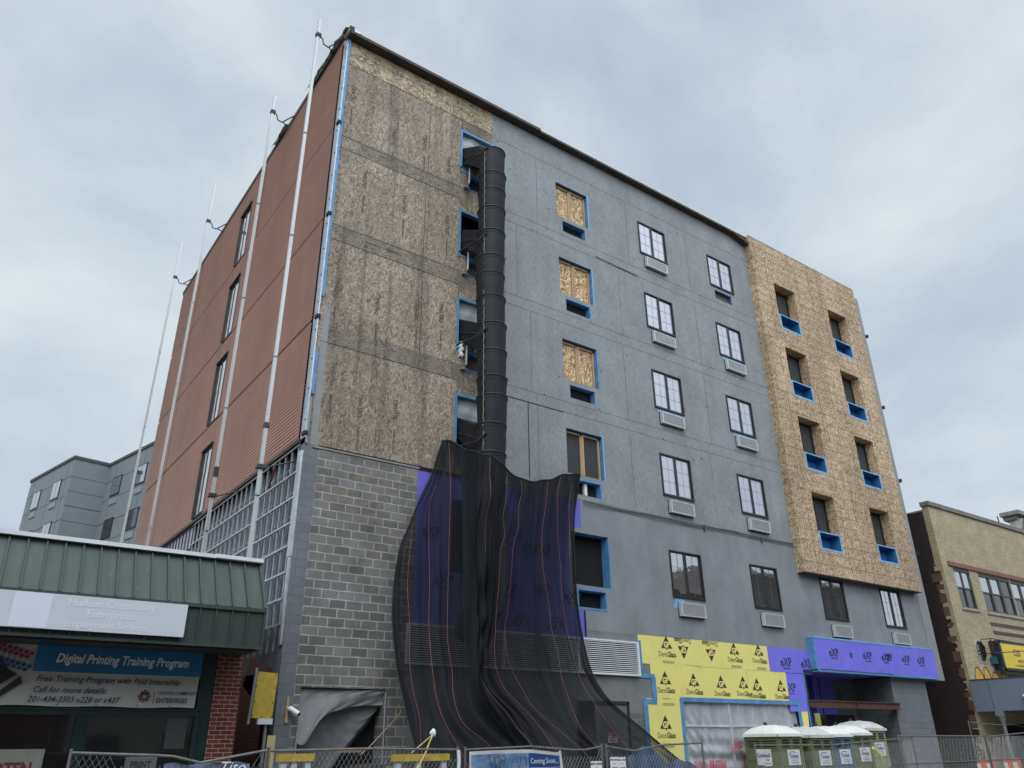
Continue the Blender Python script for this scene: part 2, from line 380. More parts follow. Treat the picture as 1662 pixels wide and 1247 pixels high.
MT['red_faint'] = plain('red_spray_paint', (.52, .12, .15), .7, .3, 12, bump=0)
# ---------------- surfaces of the neighbours
MT['green_roof'] = plain('green_standing_seam_metal', (.055, .078, .064), .5, .10, 1.2, .1)
m = M('weathered_green_seam_metal'); a = m.noise(1, 5, .65, .1, m.mapv((7, 1, .5))); d = m.noise(1.3, 4); sp_ = m.ramp_f(m.noise(14, 3, .7), .68, .72)
c = m.mix(.9, m.ramp(d, [(.3, (.038, .055, .046)), (.7, (.052, .072, .060))]), m.ramp(a, [(.35, (.82, .82, .82)), (.65, (1.12, 1.12, 1.12))]), 'MULTIPLY'); c = m.mix(m.math('MULTIPLY', sp_, .5), c, (.35, .36, .35))
MT['green_roof'] = m.set(c, .5, .1)
MT['green_dark'] = plain('dark_green_metal', (.036, .052, .044), .5, .15, 1.5, .1)
MT['green_frame'] = plain('deep_green_storefront_frame', (.007, .021, .021), .4, .2)
MT['coping'] = plain('white_metal_coping', (.66, .68, .70), .4, .08)
MT['signwhite'] = plain('blank_white_sign_face', (.56, .58, .63), .35, .05, .8)
MT['signghost'] = plain('ghost_lettering', (.69, .71, .76), .35, .02, bump=0)
MT['signpale'] = plain('pale_sign_patch', (.66, .67, .75), .35, .02, bump=0)
MT['redbrick'] = brick('red_brick', .215, .0745, .0045, (.125, .024, .013), (.08, .016, .010), (.33, .27, .24), var=.3, off=(.02, .01))
MT['redbrick_side'] = brick('old_red_brick', .215, .0745, .005, (.12, .03, .018), (.08, .022, .016), (.10, .075, .06), axis='Y', var=.4)
MT['beige'] = brick('beige_brick', .215, .0745, .0055, (.45, .365, .235), (.36, .29, .18), (.11, .09, .065), var=.18)
MT['beige_side'] = brick('beige_brick_return', .215, .0745, .0055, (.40, .32, .20), (.32, .25, .155), (.145, .12, .085), axis='Y', var=.2)
MT['darkbrick'] = brick('dark_party_wall_brick', .215, .0745, .006, (.030, .014, .012), (.020, .010, .009), (.018, .014, .013), axis='Y', var=.4)
MT['lintel'] = plain('brown_painted_lintel', (.20, .085, .065), .7, .15)
MT['band'] = plain('dark_brown_band', (.085, .05, .05), .7, .15)
MT['stone'] = plain('grey_stone_coping', (.16, .145, .125), .85, .25)
MT['sill'] = plain('limestone_sill', (.30, .27, .20), .85, .2)
MT['fascia'] = plain('grey_canopy_metal', (.155, .19, .235), .5, .07, .8)
MT['panelgrey'] = plain('slate_grey_cement_panel', (.155, .175, .185), .6, .06, .8)
MT['paneljoint'] = plain('panel_joint', (.05, .055, .06), .8)
MT['toilet_green'] = plain('olive_green_plastic', (.125, .135, .062), .55, .12, 2)
MT['toilet_light'] = plain('pale_olive_plastic', (.23, .25, .13), .55, .12, 2)
MT['toilet_blue'] = plain('slate_blue_plastic', (.075, .13, .18), .55, .12, 2)
def film(name, c, alpha, rough=.35, scale=(1, 1, 1), noise_amp=.35):
    m = M(name)
    f = m.noise(1, 4, .6, .5, m.mapv(scale)); m.set(m.ramp(f, [(.3, sc(c, .75)), (.7, c)]), rough, 0, .6)
    al = m.math('ADD', m.math('MULTIPLY', m.math('SUBTRACT', f, .5), noise_amp), alpha)
    al = m.math('MINIMUM', m.math('MAXIMUM', al, .05), 1.0)
    m.l(al, m.b.inputs['Alpha'])
    nb = m.n('ShaderNodeBump'); nb.inputs['Strength'].default_value = .5; nb.inputs['Distance'].default_value = .03; m.l(f, nb.inputs['Height']); m.l(nb.outputs[0], m.b.inputs['Normal'])
    return m.m
MT['poly'] = film('clear_polythene_sheet', (.60, .61, .65), .70, .25, (3, 1, 1.2), .35)
MT['poly_grey'] = film('milky_polythene', (.42, .45, .47), .85, .4, (4, 4, 4), .3)
MT['toilet_roof'] = plain('translucent_white_plastic', (.72, .71, .66), .5, .09, 3)
MT['toilet_roof_grey'] = plain('dirty_white_plastic', (.52, .52, .49), .5, .2, 3)

# ------------------------------------------------------------------ ground
def struct(name, mb, mat): return tag(mb.build(name, mat), kind='structure')
g = MB(); g.face([(-700, -700, -.02), (900, -700, -.02), (900, 900, -.02), (-700, 900, -.02)])
struct('ground', g, plain('dirt_ground', (.10, .09, .075), .95, .3, .5))
g = MB(); g.face([(-300, -21, -.016+.004), (300, -21, -.012), (300, -6.6, -.012), (-300, -6.6, -.012)])
struct('road', g, plain('asphalt', (.048, .048, .05), .9, .25, 1.2))
g = MB(); g.box(-300, 300, -6.6, -6.45, -.02, .12); g.box(-300, 300, -21.15, -21, -.02, .12)
struct('kerb', g, plain('granite_kerb', (.26, .25, .24), .85, .2))
g = MB(); g.face([(-300, -6.45, .11), (300, -6.45, .11), (300, -.02, .11), (-300, -.02, .11)]); g.face([(-300, -25.5, .11), (300, -25.5, .11), (300, -21.15, .11), (-300, -21.15, .11)])
struct('sidewalk', g, brick('sidewalk_slabs', 1.5, 1.5, .01, (.25, .24, .22), (.28, .27, .25), (.1, .1, .1)))
g = MB()
for k in range(-20, 30): g.box(k*9, k*9+3, -13.9, -13.78, -.010, -.006)
struct('road_marking', g, plain('white_road_paint', (.7, .7, .66), .8, .15))

# ------------------------------------------------------------------ walls with openings
def cells(u0, u1, v0, v1, holes):
    us = sorted({u0, u1, *[h[0] for h in holes], *[h[1] for h in holes]}); vs = sorted({v0, v1, *[h[2] for h in holes], *[h[3] for h in holes]})
    us = [u for u in us if u0 <= u <= u1]; vs = [v for v in vs if v0 <= v <= v1]
    for i in range(len(us)-1):
        for j in range(len(vs)-1):
            a, b, c, d = us[i], us[i+1], vs[j], vs[j+1]; mu, mv = (a+b)/2, (c+d)/2
            if not any(h[0] < mu < h[1] and h[2] < mv < h[3] for h in holes): yield a, b, c, d
def wallY(mb, x0, x1, z0, z1, holes=(), y=0.0, depth=.25, reveal=True):
    for a, b, c, d in cells(x0, x1, z0, z1, list(holes)): mb.face([(a, y, c), (b, y, c), (b, y, d), (a, y, d)])
    if reveal:
        for (a, b, c, d) in holes:
            a2, b2, c2, d2 = max(a, x0), min(b, x1), max(c, z0), min(d, z1)
            if a2 >= b2 or c2 >= d2: continue
            Y = y+depth
            if a >= x0: mb.face([(a, y, c2), (a, Y, c2), (a, Y, d2), (a, y, d2)])
            if b <= x1: mb.face([(b, Y, c2), (b, y, c2), (b, y, d2), (b, Y, d2)])
            if c >= z0: mb.face([(a2, y, c), (b2, y, c), (b2, Y, c), (a2, Y, c)])
            if d <= z1: mb.face([(a2, Y, d), (b2, Y, d), (b2, y, d), (a2, y, d)])
def wallX(mb, y0, y1, z0, z1, holes=(), x=0.0, depth=.25, reveal=True):
    for a, b, c, d in cells(y0, y1, z0, z1, list(holes)): mb.face([(x, b, c), (x, a, c), (x, a, d), (x, b, d)])
    if reveal:
        for (a, b, c, d) in holes:
            X = x+depth
            mb.face([(x, a, c), (X, a, c), (X, a, d), (x, a, d)]); mb.face([(x, b, c), (x, b, d), (X, b, d), (X, b, c)])
            mb.face([(x, a, c), (x, b, c), (X, b, c), (X, a, c)]); mb.face([(x, a, d), (X, a, d), (X, b, d), (x, b, d)])

# ================================================================== MAIN BUILDING
TOP = 22.0
main = thing('apartment_building', 'six storey corner block under construction, bare strand board, grey paint and terracotta metal side', 'building', (0, 0, 0))
tops = (20.33, 17.13, 13.96, 10.83, 7.57)
colA, colB, colC = 8.18, 12.21, 16.14
WW, WH = 1.47, 1.47
holes = []
for x in (colA,):
    for k, t in enumerate(tops[:4]): holes += [(x, x+WW, t-WH+.02, t), (x+.24, x+1.27, t-WH-.62+.04, t-WH-.14)]
for x in (colB, colC):
    for t in tops: holes.append((x+.02, x+WW-.02, t-WH+.02, t-.02))
holes.append((colC+.24, colC+1.24, tops[0]-2.02, tops[0]-WH-.16))
for x in (20.12, 24.10): holes.append((x+.02, x+WW-.02, 6.06, 7.50))
holes += [(8.19, 9.62, 6.11, 7.61), (8.38, 9.40, 5.49, 5.96)]
ltops = (20.55, 17.28, 14.07, 10.92)
lholes = []
for t in ltops: lholes += [(4.24, 5.75, t-1.62, t), (4.5, 5.6, t-2.25, t-1.78)]
# wall surfaces
wb = MB(); wallY(wb, 0.02, 5.43, 8.62, 21.05, lholes, depth=.16); wb.build('strand_board_wall', MT['osb_weather'], main)
wb = MB(); wb.face([(0.02, 0, 21.05), (5.43, 0, 21.05), (5.43, 0, TOP), (0.02, 0, TOP)]); wb.build('top_board_band', MT['osb_top'], main)
wb = MB()
for z0, z1 in ((17.76, 18.28), (14.58, 15.1), (11.40, 11.92)):
    wb.cut()
    wb.face([(0.6 if z0 > 17 else .2, -.003, z0), (4.20, -.003, z0), (4.20, -.003, z1), (0.6 if z0 > 17 else .2, -.003, z1)])
    wb.face([(4.2, -.0032, z0-.25), (4.62 if 0 else 4.45, -.0032, z0-.25), (4.45, -.0032, z1), (4.2, -.0032, z1)])
wb.cut(); wb.face([(4.2, -.003, 20.6), (5.43, -.003, 20.6), (5.43, -.003, 21.03), (4.2, -.003, 21.03)])
wb.build('floor_band', MT['osb_band'], main)
wb = MB(); wallY(wb, 26.7, 27.6, 8.60, TOP); wb.cut(); wallY(wb, 5.43, 18.9, 8.60, TOP, [h for h in holes if h[2] > 8] + [h for h in lholes if h[1] > 5.43], depth=.16); wb.build('painted_board_wall', MT['paint'], main)
wb = MB(); wallY(wb, 8.6, 26.95, 4.88, 8.60, holes, depth=.16)
wallY(wb, 8.19-.12, 8.6, 5.4, 7.75, holes, y=-.004, depth=.16); wallY(wb, 10.52, 10.6, 4.66, 4.88)
wb.build('painted_sheathing_wall', MT['paint_smooth'], main)
wb = MB(); wb.box(26.95, 27.62, -.02, .3, 4.17, TOP+.1); wb.build('pale_edge_strip', MT['strip_pale'], main)
# board joints
jb = MB()
for z in (21.05, 18.20, 17.76, 15.06, 14.57, 11.41): jb.box(.1, 4.2 if z < 21 else 5.43, -.006, .002, z-.007, z+.007)
for x, z0, z1 in ((2.70, 21.06, 21.85), (3.0, 18.24, 21.02), (2.96, 14.6, 18.2), (2.98, 11.4, 14.6), (4.2, 18.3, 21.0), (4.2, 15.5, 17.76), (4.2, 12.3, 14.6), (3.6, 21.1, 21.6)):
    jb.box(x-.006, x+.006, -.006, .002, z0, z1)
jb.build('board_joint', MT['joint'], main)
jb = MB()
for z in (20.98, 18.1, 17.72, 14.93, 14.55, 11.72, 11.35, 8.62): jb.box(5.45, 18.8, -.004, .002, z-.005, z+.005)
for x, z0, z1 in ((7.3, 18.1, 20.95), (10.95, 14.9, 17.7), (10.9, 11.7, 14.5), (6.4, 14.9, 17.7), (6.9, 11.75, 14.5), (7.1, 8.7, 11.3), (10.9, 8.7, 11.3), (15.0, 11.7, 14.5), (14.9, 18.1, 20.9), (15.0, 14.95, 17.7), (7.05, 11.4, 11.7), (9.2, 17.8, 18.05), (11.6, 18.1, 20.9), (14.8, 8.7, 11.3)):
    jb.box(x-.005, x+.005, -.004, .002, z0, z1)
jb.build('painted_board_joint', MT['joint_grey'], main)
jb = MB()
jb.box(5.3, 8.1, -.007, .002, 11.32, 11.345); jb.box(6.72, 6.75, -.007, .002, 8.95, 11.32); jb.tube([(9.9, -.02, 17.78), (10.5, -.03, 17.75), (11.2, -.02, 17.73), (11.9, -.03, 17.70)], .012, 5)
jb.build('open_joint', MT['joint'], main)
jb = MB(); pts = [(8.7, -.05, 8.58), (10.3, -.03, 8.56), (12.0, -.04, 8.58), (13.3, -.05, 8.55), (15.5, -.03, 8.62), (16.6, -.05, 8.58), (18.85, -.04, 8.61)]
jb.tube(pts, .018, 6); jb.tube([(x, y, z-.07+.03*math.sin(x*2)) for x, y, z in pts], .010, 5)
for x in (14.0, 17.0): jb.box(x, x+.05, -.07, 0, 8.42, 8.62)
jb.build('cable_run', MT['joint_grey'], main)
# specks, staples, anchors left in the painted wall
jb = MB(); rr = random.Random(3)
for k in range(70):
    x, z = rr.uniform(5.6, 18.6), rr.uniform(9, 21.6)
    if any(h[0]-.05 < x < h[1]+.05 and h[2]-.05 < z < h[3]+.05 for h in holes+lholes): continue
    s = rr.uniform(.008, .022); jb.box(x-s, x+s, -.006, .002, z-s*rr.uniform(.5, 2), z+s)
jb.build('fastener_marks', MT['joint'], main)
# interior: back box coloured near-black in place of shade
ib = MB(); ib.box(.35, 27.3, 1.8, 18.4, .2, 21.7); ib.build('interior_core', MT['void'], main)
# recess sides around the left windows
# roof, back and right walls
rb = MB(); rb.face([(27.6, .3, 4), (27.6, 18.7, 4), (27.6, 18.7, TOP), (27.6, .3, TOP)]); rb.face([(26.07, .02, 0), (26.07, 18.7, 0), (26.07, 18.7, 4.17), (26.07, .02, 4.17)])
rb.face([(26.07, .02, 4.165), (27.6, .02, 4.165), (27.6, 18.7, 4.165), (26.07, 18.7, 4.165)])
rb.face([(0, 18.7, 0), (27.6, 18.7, 0), (27.6, 18.7, TOP), (0, 18.7, TOP)]); rb.build('rear_walls', MT['block_side'], main)
rb = MB(); rb.box(-.05, 27.6, 0.05, 18.75, TOP, TOP+.12); rb.build('roof_deck', MT['white_mem'], main)
rb = MB(); rb.box(-.06, 7.35, -.30, .1, TOP+.02, TOP+.13); rb.box(7.35, 18.2, -.26, .1, TOP-.0, TOP+.08)
rb.hexa([(17.9, -.27, TOP-.01), (18.86, -.27, TOP-.24), (18.86, .1, TOP-.24), (17.9, .1, TOP-.01), (17.9, -.27, TOP+.085), (18.86, -.27, TOP-.12), (18.86, .1, TOP-.12), (17.9, .1, TOP+.085)])
rb.build('roof_edge_board', MT['roofbrown'], main)
rb = MB(); rb.box(-.1, 18.9, -.2, .5, TOP+.165, TOP+.20); rb.hexa([(-.12, -.28, TOP+.1), (.3, -.3, TOP+.16), (.3, .1, TOP+.16), (-.12, .1, TOP+.1), (-.05, -.2, TOP+.42), (.3, -.2, TOP+.3), (.3, .1, TOP+.3), (-.05, .1, TOP+.42)])
rb.build('roof_membrane_edge', MT['white_mem'], main)
# left side eave with hanging roof felt
rb = MB(); rb.box(-.10, .05, -.3, 18.75, TOP+.12, TOP+.30); rb.build('side_roof_edge', MT['roofbrown'], main)
rb = MB()
def felt(y0, y1, n, amp):
    pr = None
    for k in range(n+1):
        y = y0+(y1-y0)*k/n; a = .06+amp*rr.random(); b = .10+.16*rr.random()
        c = ((-.02, y, TOP+.36+.10*rr.random()), (-.12-a*.6, y, TOP+.36), (-.13-a, y+.05, TOP+.34-b))
        if pr: rb.face([pr[0], c[0], c[1], pr[1]]); rb.face([pr[1], c[1], c[2], pr[2]])
        pr = c
felt(-.1, 2.9, 16, .10); rb.cut(); felt(5.0, 6.3, 7, .08); rb.build('loose_roof_felt', MT['tarp_tan'], main)

# ---- corner trim
tb = MB()
z = 8.75
while z < TOP: tb.box(-.035, .0, -.035, .26, z, min(z+1.15, TOP)); z += 1.16
tb.build('corner_flashing', MT['galv'], main)
tb = MB(); tb.box(.002, .075, -.042, -.002, 14.9, TOP); tb.box(.002, .07, -.043, -.002, 12.7, 14.9); tb.cut(); tb.box(.002, .085, -.04, -.002, 9.9, 11.1); tb.build('corner_tape', MT['tape'], main)
tb = MB(); tb.box(.12, .30, -.006, .001, 8.6, 12.4); tb.box(-.004, .05, -.05, -.004, 8.6, 9.8); tb.build('corner_primer', MT['strip_pale'], main)
tb = MB()
for z in (18.62, 15.33, 12.08, 8.85): tb.box(-.07, .03, -.07, .10, z-.05, z+.05)
zz = 9.2
while zz < TOP: tb.box(-.05, -.03, .02, .06, zz, zz+.03); zz += .83
tb.build('joint_clip', MT['gap'], main)

# ---- terracotta corrugated cladding on the side
LW = [(8.35, 9.45, 18.72, 21.03), (8.35, 9.45, 15.42, 17.76), (8.35, 9.45, 12.14, 14.52), (8.35, 9.45, 8.86, 11.17)]
cb = MB(); P = .1016
def corr(y0, y1, z0, z1):
    n = max(1, int(round((z1-z0)/P))); p = (z1-z0)/n
    for k in range(n):
        a = z0+k*p
        prof = ((-.062, a), (-.062, a+p*.42), (-.078, a+p*.58), (-.078, a+p*.84), (-.062, a+p))
        for (xa, za), (xb, zb) in zip(prof, prof[1:]): cb.face([(xa, y1, za), (xa, y0, za), (xb, y0, zb), (xb, y1, zb)])
jz = [8.76, 12.08, 15.33, 18.62, TOP+.14]
for za, zb in zip(jz, jz[1:]):
    for ya, yb in ((.28, 6.96), (7.0, 8.35), (9.45, 15.17), (15.23, 18.7)):
        if ya == .28 and za < 17: corr(.28, 8.35, za+.035, zb-.035); continue
        if ya == 7.0 and za < 17: continue
        corr(ya, yb, za+.035, zb-.035)
    wi = [h for h in LW if za-.1 < h[2] < zb][0]
    corr(8.35, 9.45, wi[3], zb-.02)
    if wi[2]-za > .1: corr(8.35, 9.45, za+.02, wi[2])
cb.build('corrugated_cladding', MT['clad'], main)
cb = MB(); wallX(cb, .26, 18.7, 8.72, TOP+.1, LW, x=-.02, depth=.3); cb.build('cladding_backing', MT['gap'], main)
cb = MB()
for h in LW: cb.box(-.082, -.03, 8.26, 8.35, h[2], h[3]+.03); cb.box(-.11, -.03, 9.45, 9.5, h[2], h[3]+.03); cb.box(-.13, -.03, 8.26, 9.5, h[3]+.0, h[3]+.05)
cb.box(-.10, -.02, .2, 18.7, 8.66, 8.76); cb.build('cladding_trim', MT['roofbrown'], main)
for k, h in enumerate(LW):
    f = MB(); y0, y1, z0, z1 = h
    for a, b in ((y0, y0+.06), (y1-.06, y1), ((y0+y1)/2-.03, (y0+y1)/2+.03)): f.box(-.06, .0, a, b, z0, z1)
    f.box(-.06, .0, y0, y1, z0, z0+.06); f.box(-.06, .0, y0, y1, z1-.06, z1)
    fo = f.build('window', MT['black_frame'], main); p = MB(); p.face([(-.045, y1, z0), (-.045, y0, z0), (-.045, y0, z1), (-.045, y1, z1)]); p.build('pane', MT['glass_mirror'], fo)
    b = MB(); b.box(.18, .185, y0, y1, z0, z1); 
# small fittings on the side wall
# ---- steel stud framing below the cladding
sb = MB(); y = .33
while y < 9.2:
    sb.box(-.02, .02, y-.022, y+.022, 4.1 if y > 1.2 else 4.4, 8.64)
    sb.box(.10, .14, y+.15, y+.17, 3.95, 8.64); y += .42
for z in (8.62, 7.95, 7.33, 6.72, 6.18, 5.58, 5.0, 4.45): sb.box(-.05, -.02, .22, 9.2, z-.022, z+.022)
for z in (8.3, 7.6, 7.0, 6.35): sb.box(.14, .16, .3, 9.2, z-.015, z+.015)
sb.build('stud_framing', MT['galv'], main)
sb = MB(); sb.box(-.06, .03, .02, .20, 5.9, 8.42); sb.box(-.05, .02, .04, .16, 4.0, 5.9); sb.build('corner_stud', MT['galv'], main)
sb = MB(); sb.face([(.22, 9.25, 0), (.22, .02, 0), (.22, .02, 8.72), (.22, 9.25, 8.72)]); sb.build('grey_membrane', MT['membrane'], main)
sb = MB(); wallX(sb, 9.25, 18.7, 0, 8.68, [(9.3, 10.6, 5.6, 7.9)], x=0, depth=.2); sb.build('lavender_sheathing', MT['lav'], main)
sb = MB(); y = 9.3
while y < 18.6: sb.box(-.03, 0, y-.02, y+.02, 0, 8.66); y += .42
sb.box(-.035, .0, 9.25, 18.7, 8.60, 8.66); sb.build('hat_channel', MT['steel_dark'], main)
sb = MB(); sb.face([(.2, 10.6, 5.6), (.2, 9.3, 5.6), (.2, 9.3, 7.9), (.2, 10.6, 7.9)]); sb.build('side_opening', MT['void'], main)
sb = MB(); sb.face([(-.004, 9.0, 0), (-.004, .8, 0), (-.004, .8, 3.45), (-.004, 9.0, 3.9)]); sb.face([(-.004, 2.3, 3.3), (-.004, .55, 2.6), (-.004, .45, 3.55), (-.004, 2.0, 3.9)])
sb.build('old_brick_wall', MT['redbrick_side'], main)
sb = MB(); sb.tube([(-.02, 2.2, 8.05), (-.25, 1.2, 8.25), (-.5, .6, 8.0)], .025, 6); sb.build('red_strap', plain('red_strap', (.20, .02, .02), .6), main)

# ---- block wall at the corner, ground floors
bb = MB(); wallY(bb, .36, 3.10, .1, 8.56, [(.50, 2.50, .1, 3.17)], depth=.45); bb.build('block_wall', MT['block'], main)
bb = MB(); wallY(bb, 0, .36, 0, 8.62); bb.build('painted_pilaster', MT['block_paint'], main)
bb = MB(); bb.face([(0, .25, 0), (0, 0, 0), (0, 0, 8.62), (0, .25, 8.62)]); bb.build('pilaster_side', MT['block_side'], main)
bb = MB(); bb.box(.2, 3.12, -.03, .01, 8.53, 8.58); bb.build('mortar_ledge', MT['concrete'], main)
# purple sheathing, windows behind the net
eh = [(4.15, 5.1, 6.0, 7.9)]
eb = MB(); wallY(eb, 3.10, 8.60, 4.66, 8.60, eh+[h for h in holes if h[0] < 8.6 and h[2] < 8], depth=.16); eb.build('purple_sheathing', MT['purple'], main)
eb = MB(); eb.box(3.1, 4.5, -.02, .01, 8.52, 8.60); eb.box(8.55, 8.6, -.014, .01, 4.7, 5.4); eb.build('sheathing_edge', MT['void'], main)
xb = MB()
def exp_mark(mb, y, x, z, s=.34, flip=1, rot=0, part='eXP'):
    mb.cut(); c, d = math.cos(rot), math.sin(rot)
    fn = lambda a, b: (x+flip*(a*c-b*d), y, z+flip*(a*d+b*c))
    mb.text(part, s*1.12, fn, bold=.012, sx=.9)
    if part == 'eXP': mb.text('SHEATHING', s*.2, lambda a, b: fn(a, b-s*.55), bold=.02)
for x, z, fl in ((6.69, 6.92, 1), (7.15, 6.92, 1), (7.09, 5.84, 1), (5.95, 5.76, 1), (3.96, 5.76, 1), (3.55, 6.95, 1), (6.35, 4.95, -1), (7.5, 4.93, -1), (8.15, 5.74, 1), (5.3, 8.2, 1)): exp_mark(xb, -.006, x, z, .34, fl)
xb.build('printed_mark', MT['ink'], main)
# louvre bank
lb = MB(); z = 3.80
while z < 4.60:
    lb.hexa([(2.99, -.075, z), (10.48, -.075, z), (10.48, -.01, z+.028), (2.99, -.01, z+.028), (2.99, -.075, z+.020), (10.48, -.075, z+.020), (10.48, -.01, z+.034), (2.99, -.01, z+.034)]); z += .0525
louv = lb.build('louvre_bank', MT['louv'], main)
lb = MB()
for x in (2.96, 5.72, 8.2, 10.45): lb.box(x, x+.055, -.09, .01, 3.74, 4.66)
lb.box(2.97, 10.5, -.095, .01, 3.73, 3.78); lb.box(2.97, 10.5, -.085, .01, 4.62, 4.66); lb.build('frame', MT['louv'], louv)
lb = MB(); lb.box(2.98, 10.48, .0, .03, 3.75, 4.65); lb.build('shadow_box', MT['void'], louv)
# lower concrete wall, doors
cb = MB(); wallY(cb, 3.10, 11.12, 3.05, 3.74); wallY(cb, 3.10, 8.2, 1.9, 3.05); wallY(cb, 9.98, 11.12, 2.75, 3.05); wallY(cb, 10.52, 10.96, 3.74, 4.66); wallY(cb, 8.6, 10.6, 4.64, 4.885, y=.001); cb.build('concrete_band', MT['concrete_dk'], main)
cb = MB(); wallY(cb, 2.5, 8.2, 0, 1.9, y=.004); wallY(cb, 10.03, 10.7, 0, 3.05, y=.004); wallY(cb, 10.7, 12.2, 0, 3.3, y=.03); cb.build('lower_block_wall', MT['block_low'], main)
cb = MB(); cb.face([(8.2, .3, 0), (8.74, .3, 0), (8.74, .3, 3.05), (8.2, .3, 3.05)]); cb.face([(8.2, 0, 0), (8.2, .3, 0), (8.2, .3, 3.05), (8.2, 0, 3.05)]); cb.build('door_opening', MT['void'], main)
cb = MB(); cb.box(8.76, 9.96, .01, .06, 0, 2.98); d0 = cb.build('steel_door', MT['door'], main)
cb = MB(); cb.box(8.70, 8.76, -.02, .08, 0, 3.05); cb.box(9.96, 10.03, -.02, .08, 0, 3.05); cb.box(8.70, 10.03, -.02, .08, 2.98, 3.06); cb.box(8.15, 8.2, -.02, .08, 0, 3.06); cb.build('frame', MT['steel_dark'], d0)
cb = MB(); cb.box(9.18, 9.52, -.012, -.002, 2.02, 2.28); cs = cb.build('warning_sign', MT['white'], d0)
cb = MB(); cb.box(9.185, 9.515, -.016, -.012, 2.19, 2.275); cb.text('HIGH', .075, FY(-.0165, 9.35, 2.145), bold=.03); cb.text('VOLTAGE', .065, FY(-.0165, 9.35, 2.075), bold=.03, sx=.9); 
cb.build('warning_print', MT['red'], d0)
cb = MB(); cb.text('CAUTION', .07, FY(-.0175, 9.35, 2.232), bold=.03, sx=.95); cb.build('warning_heading', MT['white'], d0)

# opening in the block wall with torn sheeting
ob = MB(); ob.face([(.5, .44, .1), (2.5, .44, .1), (2.5, .44, 3.17), (.5, .44, 3.17)]); ob.build('loading_opening', MT['void'], main)

# ---- yellow sheathing
YL = -.012
yb = MB()
poly_holes = [(12.18, 17.66, 0, 3.15)]
for (x0, x1, z0, z1, y) in ((10.55, 16.46, 4.09, 4.88, YL), (10.96, 16.46, 3.82, 4.09, YL), (11.12, 15.24, 3.16, 3.82, YL), (10.72, 12.14, 0, 3.16, YL)):
    yb.face([(x0, y, z0), (x1, y, z0), (x1, y, z1), (x0, y, z1)])
yb.face([(15.24, YL, 3.16), (17.24, YL-.012, 3.16), (17.24, YL-.012, 4.09), (15.24, YL-.012, 4.09)])
yb.face([(17.74, YL, 2.0), (18.05, YL, 2.0), (18.16, YL, 2.9), (17.74, YL, 2.9)])
yb.build('yellow_sheathing', MT['yellow'], main)
yb = MB()
for x0, x1, z in ((12.4, 13.1, 4.12), (12.9, 14.6, 4.1), (15.24, 16.45, 4.1)): yb.box(x0, x1, YL-.004, YL-.001, z-.004, z+.004)
for x, z0, z1 in ((14.62, 4.1, 4.86), (15.24, 3.16, 4.09), (13.1, 4.0, 4.12)): yb.box(x-.004, x+.004, YL-.004, YL-.001, z0, z1)
yb.build('sheathing_seam', MT['yellow_seam'], main)
gp = MB(); gt = MB(); gf = MB()
def gp_mark(x, z, flip=1, s=.21, zclip=None):
    gp.cut(); gt.cut(); gf.cut(); y = YL-.004-(.013 if x > 15.2 and z < 4.05 else 0)
    gp.face([(x-flip*s*1.12, y, z-flip*s*.72), (x+flip*s*1.12, y, z-flip*s*.72), (x, y, z+flip*s*1.0)][::flip] )
    gp.face([(x-.02, y, z-flip*s*.9), (x+.02, y, z-flip*s*.9), (x+.02, y, z-flip*s*.7), (x-.02, y, z-flip*s*.7)])
    gt.text('GP', s*1.08, lambda a, b: (x+flip*a, y-.003, z+flip*(b-s*.26)), bold=.045, sx=.88)
    gp.text('Dens', s*1.0, lambda a, b: (x+flip*(a-s*.05), y, z-flip*(s*1.55-b)), sx=.80, align='RIGHT')
    gp.text('Glass', s*1.0, lambda a, b: (x+flip*(a+s*.02), y, z-flip*(s*1.55-b)), sx=.80, bold=.025, align='LEFT')
    if flip > 0: gf.text('Sheathing', s*.42, lambda a, b: (x+flip*a, y, z-flip*(s*2.55-b)), bold=.01)
for x, z, f in ((11.72, 4.84-.13, 1), (12.43, 4.50, -1), (13.66, 4.48, -1), (14.78, 4.70, 1), (16.0, 4.72, 1), (11.54, 3.71, 1), (12.75, 3.70, 1), (13.98, 3.68, 1), (15.68, 3.66, 1), (16.9, 3.66, 1), (11.40, 2.52, 1), (15.02, 3.70, 1)): gp_mark(x, z, f)
gp.build('printed_mark', MT['ink_brown'], main); gt.build('printed_letters', MT['yellow'], main); 
for x, z in ((11.75, 4.18), (14.8, 4.18), (16.05, 4.17), (11.6, 3.02), (11.44, 1.92)): gf.cut(); gf.box(x-.24, x+.24, YL-.006, YL-.002, z-.035, z+.035)
gf.build('faint_print', MT['ink_pale'], main)
# ---- purple sheathing to the right
pb = MB()
pb.face([(16.46, YL+.003, 4.09), (18.75, YL+.003, 4.09), (18.75, YL+.003, 4.88), (16.46, YL+.003, 4.88)]); pb.face([(17.24, YL+.003, 2.9), (18.2, YL+.003, 2.9), (18.24, YL+.003, 4.09), (17.24, YL+.003, 4.09)])
pb.build('clean_purple_sheathing', MT['purple_hi'], main)
xb = MB(); exp_mark(xb, YL-.002, 17.38, 4.42, .36); exp_mark(xb, YL-.002, 18.5, 4.42, .36); exp_mark(xb, YL-.002, 17.42, 3.62, .33); xb.box(16.5, 18.2, YL-.003, YL+.001, 4.085, 4.095); xb.build('printed_mark', MT['ink'], main)
